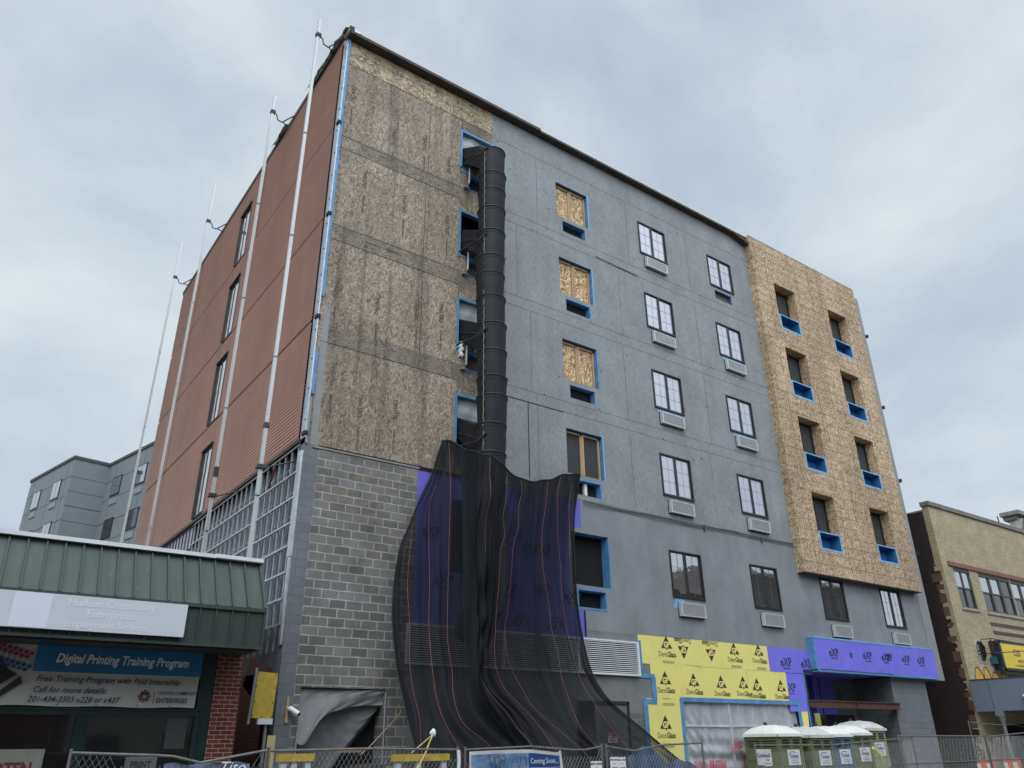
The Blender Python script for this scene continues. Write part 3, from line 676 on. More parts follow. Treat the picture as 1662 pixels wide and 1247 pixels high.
# blue tape borders
tb = MB(); y = YL-.006
def strip(x0, x1, z0, z1, o=0): tb.box(x0, x1, y-o, y+.01, z0, z1)
strip(10.50, 10.66, 3.72, 4.72); strip(10.55, 11.10, 3.70, 3.82, .003); strip(10.96, 11.14, 3.10, 3.74, .006); strip(10.60, 11.12, 3.02, 3.14, .009); strip(10.58, 10.74, 0, 3.06, .012)
strip(12.10, 17.86, 3.10, 3.22, .003+.012); strip(12.06, 12.18, 0, 3.18, .006+.012); strip(17.62, 17.76, 0, 3.16, .009+.012); strip(18.18, 18.30, 1.0, 4.16, .012)
tb.build('flashing_tape', MT['tape'], main)
tb = MB(); tb.box(18.24, 18.30, -.05, 0, 2.4, 4.2); tb.box(18.28, 18.75, -.05, -.01, 4.14, 4.20); tb.build('black_edge_bead', MT['ink'], main)
# plastic over the big opening
ob = MB(); ob.face([(12.18, .5, 0), (17.64, .5, 0), (17.64, .5, 3.15), (12.18, .5, 3.15)]); ob.face([(12.18, 0, 3.12), (17.64, 0, 3.12), (17.64, .5, 3.12), (12.18, .5, 3.12)]); ob.build('shopfront_opening', MT['concrete_dk'], main)
def cloth(mb, f, nu, nv):
    i0 = len(mb.v)
    if mb.uv is None: mb.uv = []
    for j in range(nv+1):
        for i in range(nu+1):
            mb.v.append(tuple(f(i/nu, j/nv))); mb.uv.append((i/nu, j/nv))
    for j in range(nv):
        for i in range(nu):
            a = i0+j*(nu+1)+i; mb.f.append((a, a+1, a+nu+2, a+nu+1)); mb.m.append(0)
def sheetf(u, v):
    x = 12.18+5.46*u; z = 3.14-3.1*v
    d1 = (x-12.18)*.9+(3.14-z)*.0
    f = .035*math.sin((z*9+x*.4)*1.7)*math.exp(-((z-1.6)/.5)**2)      # horizontal puckers low down
    f += .03*math.sin((x*1.0-(z-3.1)*-.9)*17)*max(0, 1-(x-12.18)/1.9)*max(0, min(1, (3.1-z)))
    f += .02*math.sin(x*26+math.sin(z*4))*max(0, 1-abs(x-14.9)/1.2)*max(0, 1-(3.14-z)/.8)
    f += .02*math.sin(x*3.1+z*1.1)
    if abs(x-14.25) < .05: f -= .03
    if abs(z-2.45) < .03: f -= .02
    return (x, .07+f, z)
pb = MB(); cloth(pb, sheetf, 260, 160); pb.build('plastic_sheet', MT['poly'], main, smooth=True)
pb = MB(); pb.box(14.2, 14.3, .02, .045, 0, 3.1); pb.box(12.2, 17.6, .02, .04, 2.42, 2.47); pb.build('sheet_tape', film('pale_sheet_tape', (.7, .7, .72), .45, .4), main)
pb = MB(); pb.text('USE', .46, FY(-.01, 14.35, 1.86), bold=.02, sx=.7); pb.cut(); pb.text('RED', .34, FY(-.012, 12.7, 1.38), bold=.03, sx=.9); pb.cut(); pb.text('ENTRY', .30, FY(-.012, 13.45, 1.40), bold=.05, sx=.8); pb.cut(); pb.text('DOOR', .4, FY(-.01, 15.0, 1.42), bold=.03, sx=.7)
pb.build('sprayed_lettering', MT['red_faint'], main)

# ---- purple entrance fascia
fb = MB(); fb.box(18.74, 26.72, -.25, .0, 4.24, 5.28); fb.build('entrance_fascia', MT['purple_hi'], main)
fb = MB(); fb.box(18.70, 18.745, -.262, .0, 4.2, 5.30); fb.box(18.72, 18.82, -.256, -.248, 4.2, 5.30); fb.box(18.70, 26.74, -.262, -.0, 4.17, 4.245); fb.box(18.74, 26.72, -.256, -.24, 5.26, 5.30); fb.build('fascia_tape', MT['tape'], main)
fb = MB(); fb.box(18.8, 26.7, -.23, -.02, 5.28, 5.34); fb.build('fascia_cap', MT['tape_pale'], main)
xb = MB()
for x, t in ((20.0, 'eXP'), (21.05, 'e'), (22.1, 'eXP'), (23.3, 'eXP'), (23.55, 'XP'), (24.7, 'eXP'), (25.8, 'eXP')): exp_mark(xb, -.258, x-.15, 4.83, .34, 1, 0, t)
rr = random.Random(5); pts = [(18.9+.19*k, -.262, 4.235+.02*rr.random()) for k in range(25)]; xb.tube(pts, .012, 5); xb.build('printed_mark', MT['ink'], main)
# recessed entrance
rb = MB(); z0, z1 = 0, 4.2
rb.face([(18.30, 1.6, z0), (23.6, 1.6, z0), (23.6, 1.6, z1), (18.30, 1.6, z1)]); rb.face([(18.30, 0, z0), (18.30, 1.6, z0), (18.30, 1.6, z1), (18.30, 0, z1)]); rb.face([(18.3, 0, 4.19), (18.3, 1.6, 4.19), (23.6, 1.6, 4.19), (23.6, 0, 4.19)])
rb.box(19.4, 19.55, 1.2, 1.6, 0, 4.19); rb.box(20.6, 20.7, 1.3, 1.6, 0, 4.19)
rb.build('entrance_recess', MT['purple'], main)
rb = MB(); rb.face([(23.6, 1.6, 0), (23.6, 0, 0), (23.6, 0, 4.15), (23.6, 1.6, 4.15)]); rb.face([(22.3, 1.59, 0), (23.6, 1.59, 0), (23.6, 1.59, 4.15), (22.3, 1.59, 4.15)]); rb.build('recess_block_return', brick('dim_block', .4064, .2032, .008, (.12, .125, .125), (.09, .095, .095), (.06, .065, .065), axis='Y', var=.2), main)
rb = MB(); rb.box(18.5, 19.3, 1.45, 1.58, 0, 2.75); rb.build('plywood_hoarding', MT['wood'], main)
rb = MB(); rb.box(19.7, 20.0, .8, .84, 1.2, 2.9); rb.build('yellow_offcut', MT['yellow'], main)
rb = MB(); rb.box(20.8, 23.2, 1.5, 1.57, 0, 2.9); rb.build('dark_glazing', MT['glass_dark'], main)
xb = MB()
exp_mark(xb, 1.18, 20.1, 3.5, .3, 1, math.pi/2); exp_mark(xb, 1.19, 22.0, 3.5, .3, 1, math.pi/2); xb.box(19.9, 19.92, 1.57, 1.6, 2.9, 4.18); xb.box(21.4, 21.42, 1.57, 1.6, 2.9, 4.18); xb.build('printed_mark', MT['ink'], main)
rb = MB(); rb.box(18.22, 23.7, -.12, .02, 3.05, 3.24); rb.box(18.22, 23.7, -.16, .04, 3.235, 3.265); rb.box(18.22, 23.7, -.16, .04, 3.03, 3.055); rb.box(20.9, 20.93, -.17, -.1, 3.0, 3.24); rb.build('steel_lintel_beam', MT['beam'], main)
rb = MB(); wallY(rb, 23.6, 26.07, 0, 4.17, y=.002); rb.build('painted_block_pier', MT['block_paint'], main)
rb = MB(); wallY(rb, 18.75, 26.95, 4.17, 4.9, y=.02); rb.build('wall_behind_fascia', MT['paint_smooth'], main)

# ---- strand board bay
BY = -.32; bx0, bx1, bz0, bz1 = 18.87, 26.78, 7.57, TOP+.2
bw, bh_ = [], []
for x in (20.12, 24.06):
    for t in (20.22, 17.07, 13.93, 10.76):
        bw.append((x, x+1.47, t-1.53, t)); bh_.append((x+.1, x+1.36, t-2.17, t-1.58))
ob_ = MB(); wallY(ob_, bx0, bx1, bz0, bz1, bw+bh_, y=BY, depth=.001, reveal=False)
ob_.face([(bx0, 0.1, bz0), (bx0, BY, bz0), (bx0, BY, bz1), (bx0, .1, bz1)]); ob_.face([(bx1, BY, bz0), (bx1, .1, bz0), (bx1, .1, bz1), (bx1, BY, bz1)])
for (a, b, c, d) in bw:
    Y = .16
    ob_.face([(a, BY, c), (a, Y, c), (a, Y, d), (a, BY, d)]); ob_.face([(b, Y, c), (b, BY, c), (b, BY, d), (b, Y, d)]); ob_.face([(a, BY, c), (b, BY, c), (b, Y, c), (a, Y, c)]); ob_.face([(a, Y, d), (b, Y, d), (b, BY, d), (a, BY, d)])
bay = ob_.build('strand_board_bay', MT['osb_bay'], main)
b2 = MB(); b2.box(bx0, bx1, BY, 1.2, bz1, bz1+.03); b2.box(bx0-.01, bx0+.01, .1, .7, TOP-.4, bz1+.03); b2.build('parapet_cap', MT['strip_pale'], bay)
b2 = MB(); b2.box(bx0-.02, bx1, BY-.015, .02, bz0-.03, bz0); b2.build('base_flashing', MT['roofbrown'], bay)
b2 = MB()
rr = random.Random(11)
z = bz0+.0
cols_ = [bx0+.61*k for k in range(1, 13)]
zc = bz0; k = 0
while zc < bz1-.2:
    zc += .405; k += 1
    segs = [(bx0, bx1)]
    for (a, b, c, d) in bw+bh_:
        if c-.02 < zc < d+.02:
            ns = []
            for s0, s1 in segs:
                if a > s0 and b < s1: ns += [(s0, a-.01), (b+.01, s1)]
                else: ns.append((s0, s1))
            segs = ns
    for s0, s1 in segs: b2.box(s0, s1, BY-.003, BY+.001, zc-.005, zc+.005)
    b2.box(bx0-.003, bx0+.001, BY, .0, zc-.005+.1, zc+.005+.1)
for x in (19.7, 21.9, 22.9, 23.7, 25.7):
    z0 = bz0+rr.uniform(0, .5)
    while z0 < bz1-2:
        h_ = rr.choice((1.22, 2.44)); 
        if not any(a < x < b for a, b, _, _ in bw): b2.box(x-.006, x+.006, BY-.0035, BY+.001, z0, z0+h_)
        z0 += h_+rr.uniform(.2, 1.2)
b2.build('board_joint', MT['joint'], bay)
for j, (a, b, c, d) in enumerate(bw):
    f = MB(); Y0, Y1 = .08, .15
    f.box(a+.0, a+.10, Y0, Y1, c+.02, d-.02); f.box(b-.09, b-.02, Y0, Y1, c+.02, d-.02); f.box(a+.02, b-.02, Y0, Y1, c+.02, c+.09); f.box(a+.02, b-.02, Y0, Y1, d-.09, d-.02); f.box((a+b)/2-.05, (a+b)/2+.03, Y0-.02, Y1, c+.02, d-.02)
    fo = f.build('window', MT['black_frame'], main)
    p = MB(); p.face([(a+.05, .12, c+.05), ((a+b)/2, .12, c+.05), ((a+b)/2, .12, d-.05), (a+.05, .12, d-.05)]); p.build('pane', MT['glass_lavender'], fo)
    p = MB(); p.face([((a+b)/2, .115, c+.05), (b-.05, .115, c+.05), (b-.05, .115, d-.05), ((a+b)/2, .115, d-.05)]); p.build('insect_screen', MT['screen'], fo)
    p = MB(); m_ = (a+b)/2
    for q in (1, 2): p.box(a+.09, m_-.05, .11, .118, c+.09+(d-c-.18)*q/3-.006, c+.09+(d-c-.18)*q/3+.006)
    p.box((a+m_)/2-.005, (a+m_)/2+.007, .108, .117, c+.09, d-.09); p.build('muntin', MT['muntin'], fo)
for (a, b, c, d) in bh_:
    t = MB(); Y = BY
    t.face([(a, Y, c), (a, .1, c), (a, .1, d), (a, Y, d)]); t.face([(b, .1, c), (b, Y, c), (b, Y, d), (b, .1, d)]); t.face([(a, Y, c), (b, Y, c), (b, .1, c), (a, .1, c)]); t.face([(a, .1, d), (b, .1, d), (b, Y, d), (a, Y, d)])
    v = t.build('vent_opening', MT['tape_shaded'], main)
    t = MB(); t.face([(a, .1, c), (b, .1, c), (b, .1, d), (a, .1, d)]); t.build('vent_back', MT['tape_shaded'], v)
    t = MB(); w_ = .075; t.box(a-w_, a, BY-.006, BY+.001, c-w_, d+w_*.6); t.box(b, b+w_, BY-.006, BY+.001, c-w_, d+w_*.6); t.box(a, b, BY-.006, BY+.001, c-w_, c); t.box(a, b, BY-.006, BY+.001, d, d+w_*.6); t.build('tape_border', MT['tape_pale'], v)
tb = MB()
for (a, b, c, d) in bw: tb.box(a-.002, a+.05, .0-.3, -.02, c, c+.5)
# downpipe clamps on the right edge
tb = MB()
for z in (20.0, 16.2, 12.6, 9.3): tb.box(27.6, 27.78, -.05, .05, z, z+.07); tb.box(27.74, 27.8, -.07, .06, z-.03, z+.12)
tb.build('edge_clamp', MT['steel_dark'], main)

# ---- sliding windows: one built, the rest copied
def window_proto(lavender_pane, reflect=False):
    f = MB(); W, H = WW, WH
    f.box(0, .05, -.035, .06, 0, H); f.box(W-.05, W, -.035, .06, 0, H); f.box(.05, W-.05, -.035, .06, 0, .075); f.box(.05, W-.05, -.035, .06, H-.045, H)
    f.box(W/2-.075, W/2+.025, -.02, .055, .09, H-.06); f.box(.0, W, -.05, -.03, .0, .035); f.box(.05, .08, -.01, .03, .075, H-.045); f.box(W-.085, W-.05, .0, .04, .075, H-.045); f.box(.05, W-.05, .0, .04, H-.075, H-.045)
    o = f.build('window', MT['black_frame'], None)
    g_ = MT['glass_mirror'] if reflect else MT['glass_lavender']
    for k, (a, b, yy) in enumerate(((.07, W/2-.06, .012), (W/2+.02, W-.07, .03))):
        p = MB(); p.face([(a, yy, .08), (b, yy, .08), (b, yy, H-.08), (a, yy, H-.08)]); p.build('pane', g_, o)
    p = MB()
    for a, b, yy in ((.08, W/2-.075, .006), (W/2+.025, W-.085, .024)):
        for q in (1, 2): z = .075+(H-.15)*q/3; p.box(a, b, yy-.003, yy+.003, z-.0035, z+.0035)
        p.box((a+b)/2-.0035, (a+b)/2+.0035, yy-.004, yy+.002, .08, H-.08)
    p.build('muntin', MT['muntin'] if not reflect else MT['muntin_dark'], o)
    return o
wp = window_proto(True); wq = window_proto(False, True)
def ac_proto():
    W, H = 1.10, .41
    f = MB(); f.box(-.02, W+.02, -.02, .06, -.03, H+.02, 1); f.box(0, .05, -.14, .0, 0, H, 0); f.box(W-.05, W, -.14, .0, 0, H, 0); f.box(0.05, W-.05, -.14, 0, H-.03, H, 0); f.box(.05, W-.05, -.14, 0, 0, .03, 0)
    o = f.build('air_conditioner', [MT['ac'], MT['black_frame']], None)
    l = MB(); n = 17
    for k in range(n):
        z = .035+(H-.07)*k/n; l.hexa([(.05, -.138, z), (W-.05, -.138, z), (W-.05, -.10, z+.014), (.05, -.10, z+.014), (.05, -.138, z+.010), (W-.05, -.138, z+.010), (W-.05, -.10, z+.024), (.05, -.10, z+.024)])
    l.build('grille', MT['ac'], o)
    l = MB(); l.box(.05, W-.05, -.095, -.02, .03, H-.03); l.build('grille_back', MT['ac_dark'], o)
    return o
ap = ac_proto()
tp = MB(); tp.box(0, 1.35, -.012, .0, 0, .12); tpo = tp.build('flashing_tape', MT['tape_pale'], None)
rr = random.Random(2)
wl = [(colB, t-WH, k) for k, t in enumerate(tops)] + [(colC, t-WH, k) for k, t in enumerate(tops)] + [(20.12, 6.04, 5), (24.10, 6.04, 6)]
first = {}
for x, z, k in wl:
    refl = (k >= 4)
    pr = wq if refl else wp
    if id(pr) not in first: first[id(pr)] = 1; pr.parent = main; pr.location = (x, 0, z)
    else: link_copy(pr, main, (x, 0, z))
acs = [(colB+.2, t-WH-.15-.41, k) for k, t in enumerate(tops)] + [(colC+.24, t-WH-.16-.41, k) for k, t in enumerate(tops) if k > 0] + [(20.38, 5.43, 5), (24.36, 5.41, 6)]
for i, (x, z, k) in enumerate(acs):
    if i == 0: ap.parent = main; ap.location = (x, 0, z)
    else: link_copy(ap, main, (x, 0, z))
tl_ = [(colB+.12, tops[2]-WH-.155), (colC+.16, tops[2]-WH-.165), (colC+.1, tops[1]-WH-.15)]
for i, (x, z) in enumerate(tl_):
    if i == 0: tpo.parent = main; tpo.location = (x, 0, z)
    else: link_copy(tpo, main, (x, 0, z))
tp = MB(); tp.box(12.28, 12.72, -.008, .0, 5.86, 6.07); tp.box(12.2, 12.6, -.0075, .0, 5.78, 5.9); tp.build('flashing_tape', MT['tape_pale'], main)

# ---- boarded windows (column A)
def trim(mb, a, b, c, d, w=.05, y=-.006, sides='lrbt'):
    if 'l' in sides: mb.box(a-w, a, y, .001, c-w, d+w)
    if 'r' in sides: mb.box(b, b+w, y, .001, c-w, d+w)
    if 'b' in sides: mb.box(a, b, y, .001, c-w, c)
    if 't' in sides: mb.box(a, b, y, .001, d, d+w)
def revealm(mb, a, b, c, d, y0=-.004, y1=.2, o=.003, sides='lrbt'):
    a, b, c, d = a+o, b-o, c+o, d-o
    if 'l' in sides: mb.face([(a, y0, c), (a, y1, c), (a, y1, d), (a, y0, d)])
    if 'r' in sides: mb.face([(b, y1, c), (b, y0, c), (b, y0, d), (b, y1, d)])
    if 'b' in sides: mb.face([(a, y0, c), (b, y0, c), (b, y1, c), (a, y1, c)])
    if 't' in sides: mb.face([(a, y1, d), (b, y1, d), (b, y0, d), (a, y0, d)])
for k, t in enumerate(tops[:4]):
    a, b, c, d = colA, colA+WW, t-WH+.02, t
    f = MB(); y0, y1 = .12, .17; e = .06
    f.box(a+.0, a+e, y0, y1, c, d); f.box(b-e-.03, b-.03, y0, y1, c, d); f.box(a, b-.03, y0, y1, c, c+e); f.box(a, b-.03, y0, y1, d-e-.03, d-.03)
    m_ = (a+b)/2; f.box(m_-.09, m_-.03, y0, y1, c, d-.03); f.box(m_-.02, m_+.05, y0-.01, y1, c, d-.03)
    o = f.build('window_frame', MT['wood'], main)
    p = MB(); p.box(a, b, .175, .19, c, d); p.build('board', MT['osb_fresh'] if k < 3 else MT['screen'], o)
    p = MB(); revealm(p, a, b, c, d, -.002, .2, .003, 'lr'); p.build('flashing_tape', MT['tape'], o)
    p = MB(); revealm(p, a, b, c, d, -.002, .2, .0035, 't'); p.build('head_flashing', MT['tape_shaded'], o)
    p = MB(); trim(p, a, b, c, d, .05, -.005, 'r'); p.build('tape_border', MT['tape_pale'] if k != 2 else MT['tape'], o)
    a, b, c, d = colA+.24, colA+1.27, t-WH-.58, t-WH-.14
    v = MB(); revealm(v, a, b, c, d, -.006, .22); vo = v.build('vent_opening', MT['tape'], main)
    p = MB(); p.box(a, b, .21, .25, c, d); p.build('vent_back', MT['void'], vo)
    if k in (1, 3):
        p = MB(); trim(p, a, b, c, d, .06, -.006, 'tr'); p.build('tape_border', MT['tape'], vo)
p = MB(); p.box(8.9, 9.0, .1, .2, 8.8, 9.2); p.build('white_bracket', MT['white'], main)
# top right empty vent (column C)
a, b, c, d = colC+.24, colC+1.24, tops[0]-2.02, tops[0]-WH-.16
v = MB(); revealm(v, a, b, c, d, -.006, .16); vo = v.build('vent_opening', MT['tape_shaded'], main)
p = MB(); p.box(a, b, .15, .2, c, d); p.build('vent_back', plain('brown_duct_back', (.12, .09, .08), .8), vo)
# large dark opening by the net
a, b, c, d = 8.19, 9.62, 6.11, 7.61
v = MB(); revealm(v, a, b, c, d, -.008, .3); trim(v, a, b, c, d, .05, -.01, 'r'); vo = v.build('empty_window_opening', MT['tape'], main)
p = MB(); p.box(a, b, .3, .34, c, d); p.build('black_room_backing', MT['void'], vo)
a, b, c, d = 8.38, 9.40, 5.49, 5.96
v = MB(); revealm(v, a, b, c, d, -.008, .25); trim(v, a, b, c, d, .05, -.01); vo = v.build('vent_opening', MT['tape'], main)
p = MB(); p.box(a, b, .24, .28, c, d); p.build('vent_back', MT['void'], vo)
# openings beside the chute
for k, t in enumerate(ltops):
    a, b, c, d = 4.24, 5.75, t-1.62, t
    v = MB(); revealm(v, a, b, c, d, -.008, .12); trim(v, a, b, c, d, .07, -.012, 'ltb'); vo = v.build('window_opening', MT['tape'], main)
    f = MB(); f.box(a, b, .10, .16, c+.80, c+.87); f.box(a+.62, a+.69, .09, .16, c, c+.8); f.build('wood_frame', MT['wood'], vo)
    p = MB(); p.box(a, b, .5, .55, c, d); p.build('black_room_backing', MT['void'], vo)
    if k != 1:
        p = MB()
        cloth(p, lambda u, v_: (a+.02+1.47*u, .12+.02*math.sin(u*14+v_*3)+.02*math.sin(v_*9), d-.01-(.78 if k != 0 else .7)*v_), 30, 12); p.build('plastic_sheet', MT['poly_grey'], vo, smooth=True)
    if k in (0, 2):
        p = MB(); p.box(a+.02, a+.6, .15, .17, c+.02, c+.8); p.build('white_board', plain('white_board', (.55, .56, .58), .6), vo)
    a2, b2_, c2, d2 = 4.5, 5.6, t-2.25, t-1.78
    v = MB(); revealm(v, a2, b2_, c2, d2, -.006, .2); trim(v, a2, b2_, c2, d2, .07, -.008, 'bt'); vo2 = v.build('vent_opening', MT['tape_shaded'], main)
    p = MB(); p.box(a2, b2_, .15, .18, c2, d2); p.build('vent_back', MT['void'] if k == 0 else plain('brown_back', (.07, .045, .035), .8), vo2)
# printed stamps on the strand boards
st = MB(); rr = random.Random(21)
def stamp(x, z, vert=True, s=.17, t1='TALLWALL', t2='RATED SHEATHING'):
    r_ = math.pi/2 if vert else 0
    c_, d_ = math.cos(r_), math.sin(r_); st.cut()
    fn = lambda a, b: (x+a*c_-b*d_, -.0045, z+a*d_+b*c_)
    st.text(t1, s, fn, bold=.02, sx=.8)
    if vert: st.text(t2, s*.42, lambda a, b: fn(a-s*5.2, b), bold=.02)
    else: st.text(t2, s*.42, lambda a, b: fn(a-s*5.2, b), bold=.02)
for x, z in ((.33, 19.95), (1.75, 19.0), (4.0-.25, 18.9), (2.85, 19.35), (.95, 17.0), (2.25, 16.7), (3.75, 16.6), (.42, 13.1), (1.62, 13.0), (2.85, 13.2), (3.65, 13.4), (.55, 10.6), (1.35, 9.9), (2.35, 10.0)): stamp(x, z)
for x, z in ((1.7, 21.6), (4.3, 21.45), (2.0, 15.95-1.0-.1), (1.55, 18.05), (1.9, 14.85)): stamp(x, z, False, .12)
st.build('board_stamp', MT['ink_stamp'], main)

# ================================================================== TRASH CHUTE
CX, CY = 4.71, -1.0
ch = thing('trash_chute', 'tall black plastic debris chute of stacked buckets hung down the front wall', 'chute', (CX, CY, 4.4))
zs = [19.08, 18.15, 17.50, 16.80, 15.95, 15.05, 14.45, 13.68, 12.80, 11.95, 11.15, 10.58, 9.75, 8.93, 8.1, 7.3, 6.5, 5.7]
rr = random.Random(9)
proto = None
for k in range(len(zs)-1):
    z1, z0 = zs[k], zs[k+1]; h = z1-z0
    dx = .035*math.sin(k*.75+.6)+.012*math.sin(k*1.9)+.012*(rr.random()-.5); ddx = .035*math.sin((k+1)*1.3)
    b = MB(); b.ring((dx, 0, z1-4.4), [(.405, .0), (.425, .0), (.428, -.035), (.420, -.04), (.418, -.13), (.412, -.135), (.404, -h*.55), (.385, -h-.06), (.37, -h-.06), (.385, -h*.5), (.395, -.02), (.405, 0)], 40, sharp=True)
    for j in range(3):
        t = R(-90+j*35-25); b.box(dx+.385*math.cos(t)-.03, dx+.385*math.cos(t)+.03, .385*math.sin(t)-.012, .385*math.sin(t)+.01, z1-4.4-.20, z1-4.4-.17)
    b.build('chute_bucket', MT['chute'], ch, smooth=True)
    b = MB(); b.ring((dx, 0, z1-4.4-.02), [(.422, -.022), (.440, -.012), (.440, .012), (.422, .022)], 40); b.build('bucket_rim', plain('rim_black', (.010, .010, .011), .5) if k == 0 else bpy.data.materials['rim_black'], ch, smooth=True)
# angled outlet at the foot, behind the net
b = MB()
ax = [(0, 0, 1.2), (-.2, -.05, .75), (-.65, -.1, .2)]
b.tube([(0, 0, 1.3), (-.12, .02, .75), (-.5, .12, -.15)], .41, 28, False, r2=.46); b.build('outlet_bucket', MT['chute'], ch, smooth=True)
# inlet hoppers from the four windows and their brackets
for k, t in enumerate(ltops):
    zz = t-1.62-4.4
    b = MB(); x = -.05
    b.hexa([(-.42, 1.1, zz+.42), (.34, 1.1, zz+.42), (.30, .15, zz-.45), (-.34, .15, zz-.45), (-.42, 1.1, zz+1.0), (.34, 1.1, zz+1.0), (.33, .1, zz+.42), (-.36, .1, zz+.42)])
    b.build('inlet_hopper', MT['chute'], ch)
    b = MB()
    b.tube([(-.56, .95, zz+.02), (-.50, -.05, zz-.10), (-.34, -.28, zz+.10)], .026, 6); b.tube([(-.44, .98, zz+.50), (-.40, .05, zz+.05)], .014, 6)
    b.tube([(.40, -.02, zz-.3), (.56, .02, zz-.33)], .012, 5)
    b.build('support_bracket', MT['steel_dark'], ch)
    b = MB(); b.tube([(-.30, .80, zz+.02), (-.33, .78, zz-.62), (-.33, .90, zz-.70)], .030, 8); b.box(-.42, -.24, .86, .98, zz-.72, zz-.68); b.build('support_post', MT['galv_dull'], ch)
b = MB(); pts = []
for k in range(0, 100):
    z = 14.6-k*.11; pts.append((-.37+.012*math.sin(k*2.2), -.18+.012*math.cos(k*2.2), z))
b.tube(pts, .016, 5); b.build('chain', MT['rust'], ch)
b = MB(); pts = [(.38+.01*math.sin(k*2), -.15, 14.5-k*.2) for k in range(50)]; b.tube(pts, .009, 4); b.build('chain', MT['rust'], ch)
# rag tied to the third bracket
b = MB(); rr = random.Random(8)
def rag(u, v):
    return (4.33+.07*math.sin(v*6.3)*(.6+.4*u)+.03*math.sin(u*19), -.02+.06*math.cos(v*6.3)+.03*math.sin(u*13), 12.62-.5*u+.03*math.sin(v*12.6))
cloth(b, rag, 16, 16); tag(b.build('rag', MT['white'], None, smooth=True), 'white rag tied at the sill of the third window beside the chute', 'rag')

# ================================================================== DEBRIS NETTING
cols = [
 [(718,716),(710,740),(700,772),(680,812),(660,860),(648,890),(640,950),(639,1010),(646,1082),(656,1134),(665,1180),(673,1215)],
 [(719,716),(716,742),(708,775),(691,816),(674,840),(668,870),(661,950),(665,1020),(666,1074),(672,1116),(684,1162),(686,1200)],
 [(721,716),(719,745),(712,778),(704,800),(699,820),(699,880),(699,940),(695,1010),(697,1062),(704,1118),(714,1155),(726,1180),(748,1215)],
 [(728,715),(728,768),(728,840),(728.5,930),(728,1030),(735,1088),(736,1124),(742,1155),(755,1180),(794,1213)],
 [(757,729),(757,790),(756,860),(757,940),(760,1010),(764,1070),(768,1110),(780,1150),(803,1182),(832,1213)],
 [(776,735),(775,790),(774,860),(775,940),(776,1000),(774,1065),(777,1105),(788,1145),(815,1178),(848,1213)],
 [(794,740),(793,770),(789,840),(788,900),(791,980),(786,1026),(781,1060),(782,1100),(792,1126),(804,1140),(822,1158),(839,1182),(860,1212)],
 [(808,748),(806,785),(803,850),(800,910),(799,980),(794,1026),(791,1065),(794,1100),(806,1126),(822,1142),(846,1166),(864,1190),(880,1213)],
 [(823,762),(820,812),(815,840),(817,870),(811,892),(808,940),(804,976),(801,1018),(800,1066),(806,1096),(820,1122),(842,1144),(870,1175),(896,1213)],
 [(844,777),(846,800),(840,824),(838,860),(831,885),(828,940),(824,990),(820,1020),(824,1066),(832,1090),(846,1118),(862,1146),(888,1172),(933,1212)],
 [(867,781),(867,812),(864,850),(860,890),(857,940),(857,990),(856,1030),(862,1074),(870,1100),(884,1126),(902,1155),(930,1188),(958,1220)],
 [(889,779),(885.6,820),(880.6,860),(879,895),(881,930),(888.6,990),(890.6,1020),(900.6,1060),(906.7,1096),(917,1126),(940,1180),(985,1228)],
 [(910,772),(903,812),(903.7,870),(908.7,920),(910,950),(913,990),(919,1034),(931,1086),(945,1120),(971,1160),(991,1187),(1030,1230)],
 [(930,769),(926,800),(922,830),(921,880),(921,940),(924,985),(931,1032),(945,1085),(963,1119),(990,1150),(1025,1187),(1080,1238)],
 [(942,772),(939,800),(935,860),(933,920),(934,960),(936,985),(942.5,1028),(957,1083.5),(976,1119.6),(1002.7,1148.5),(1050.8,1187),(1116,1242)],
]
depth = [(-.10,-.55,-2.2),(-.14,-.6,-2.3),(-.2,-.7,-2.4),(-.35,-.85,-2.5),(-1.15,-1.45,-2.7),(-1.55,-1.68,-2.75),(-1.66,-1.75,-2.8),(-1.66,-1.75,-2.8),(-1.5,-1.6,-2.8),(-.75,-.95,-2.8),(-.42,-.6,-2.8),(-.4,-.55,-2.8),(-.35,-.5,-2.8),(-.28,-.45,-2.8),(-.2,-.42,-2.9)]
NVV = 110
def crv(pts, t):                       # Catmull-Rom along a polyline, t in 0..1 by length
    L = [0]
    for a, b in zip(pts, pts[1:]): L.append(L[-1]+math.dist(a, b))
    s = t*L[-1]
    for k in range(len(pts)-1):
        if s <= L[k+1] or k == len(pts)-2: break
    u = (s-L[k])/(L[k+1]-L[k])
    p0 = pts[max(k-1, 0)]; p1 = pts[k]; p2 = pts[k+1]; p3 = pts[min(k+2, len(pts)-1)]
    return tuple(.5*((2*p1[i])+(-p0[i]+p2[i])*u+(2*p0[i]-5*p1[i]+4*p2[i]-p3[i])*u*u+(-p0[i]+3*p1[i]-3*p2[i]+p3[i])*u**3) for i in range(len(p1)))
grid = []
for c, (d0, d1, d2) in zip(cols, depth):
    (xa, ya), (xb, yb_) = c[-2], c[-1]; e = (1300-yb_)/(yb_-ya); c = c+[(xb+(xb-xa)*min(e, 2), 1300)]
    col_ = []
    for j in range(NVV+1):
        t = j/NVV; x, y = crv(c, t); q = (y-c[0][1])/(1300-c[0][1])
        Yd = d0+(d1-d0)*min(1, q/.35) if q < .35 else d1+(d2-d1)*((q-.35)/.65)**1.6
        col_.append(tuple(at(x, y, Yd)))
    grid.append(col_)
NUU = 210
nb_ = MB(); rr = random.Random(4)
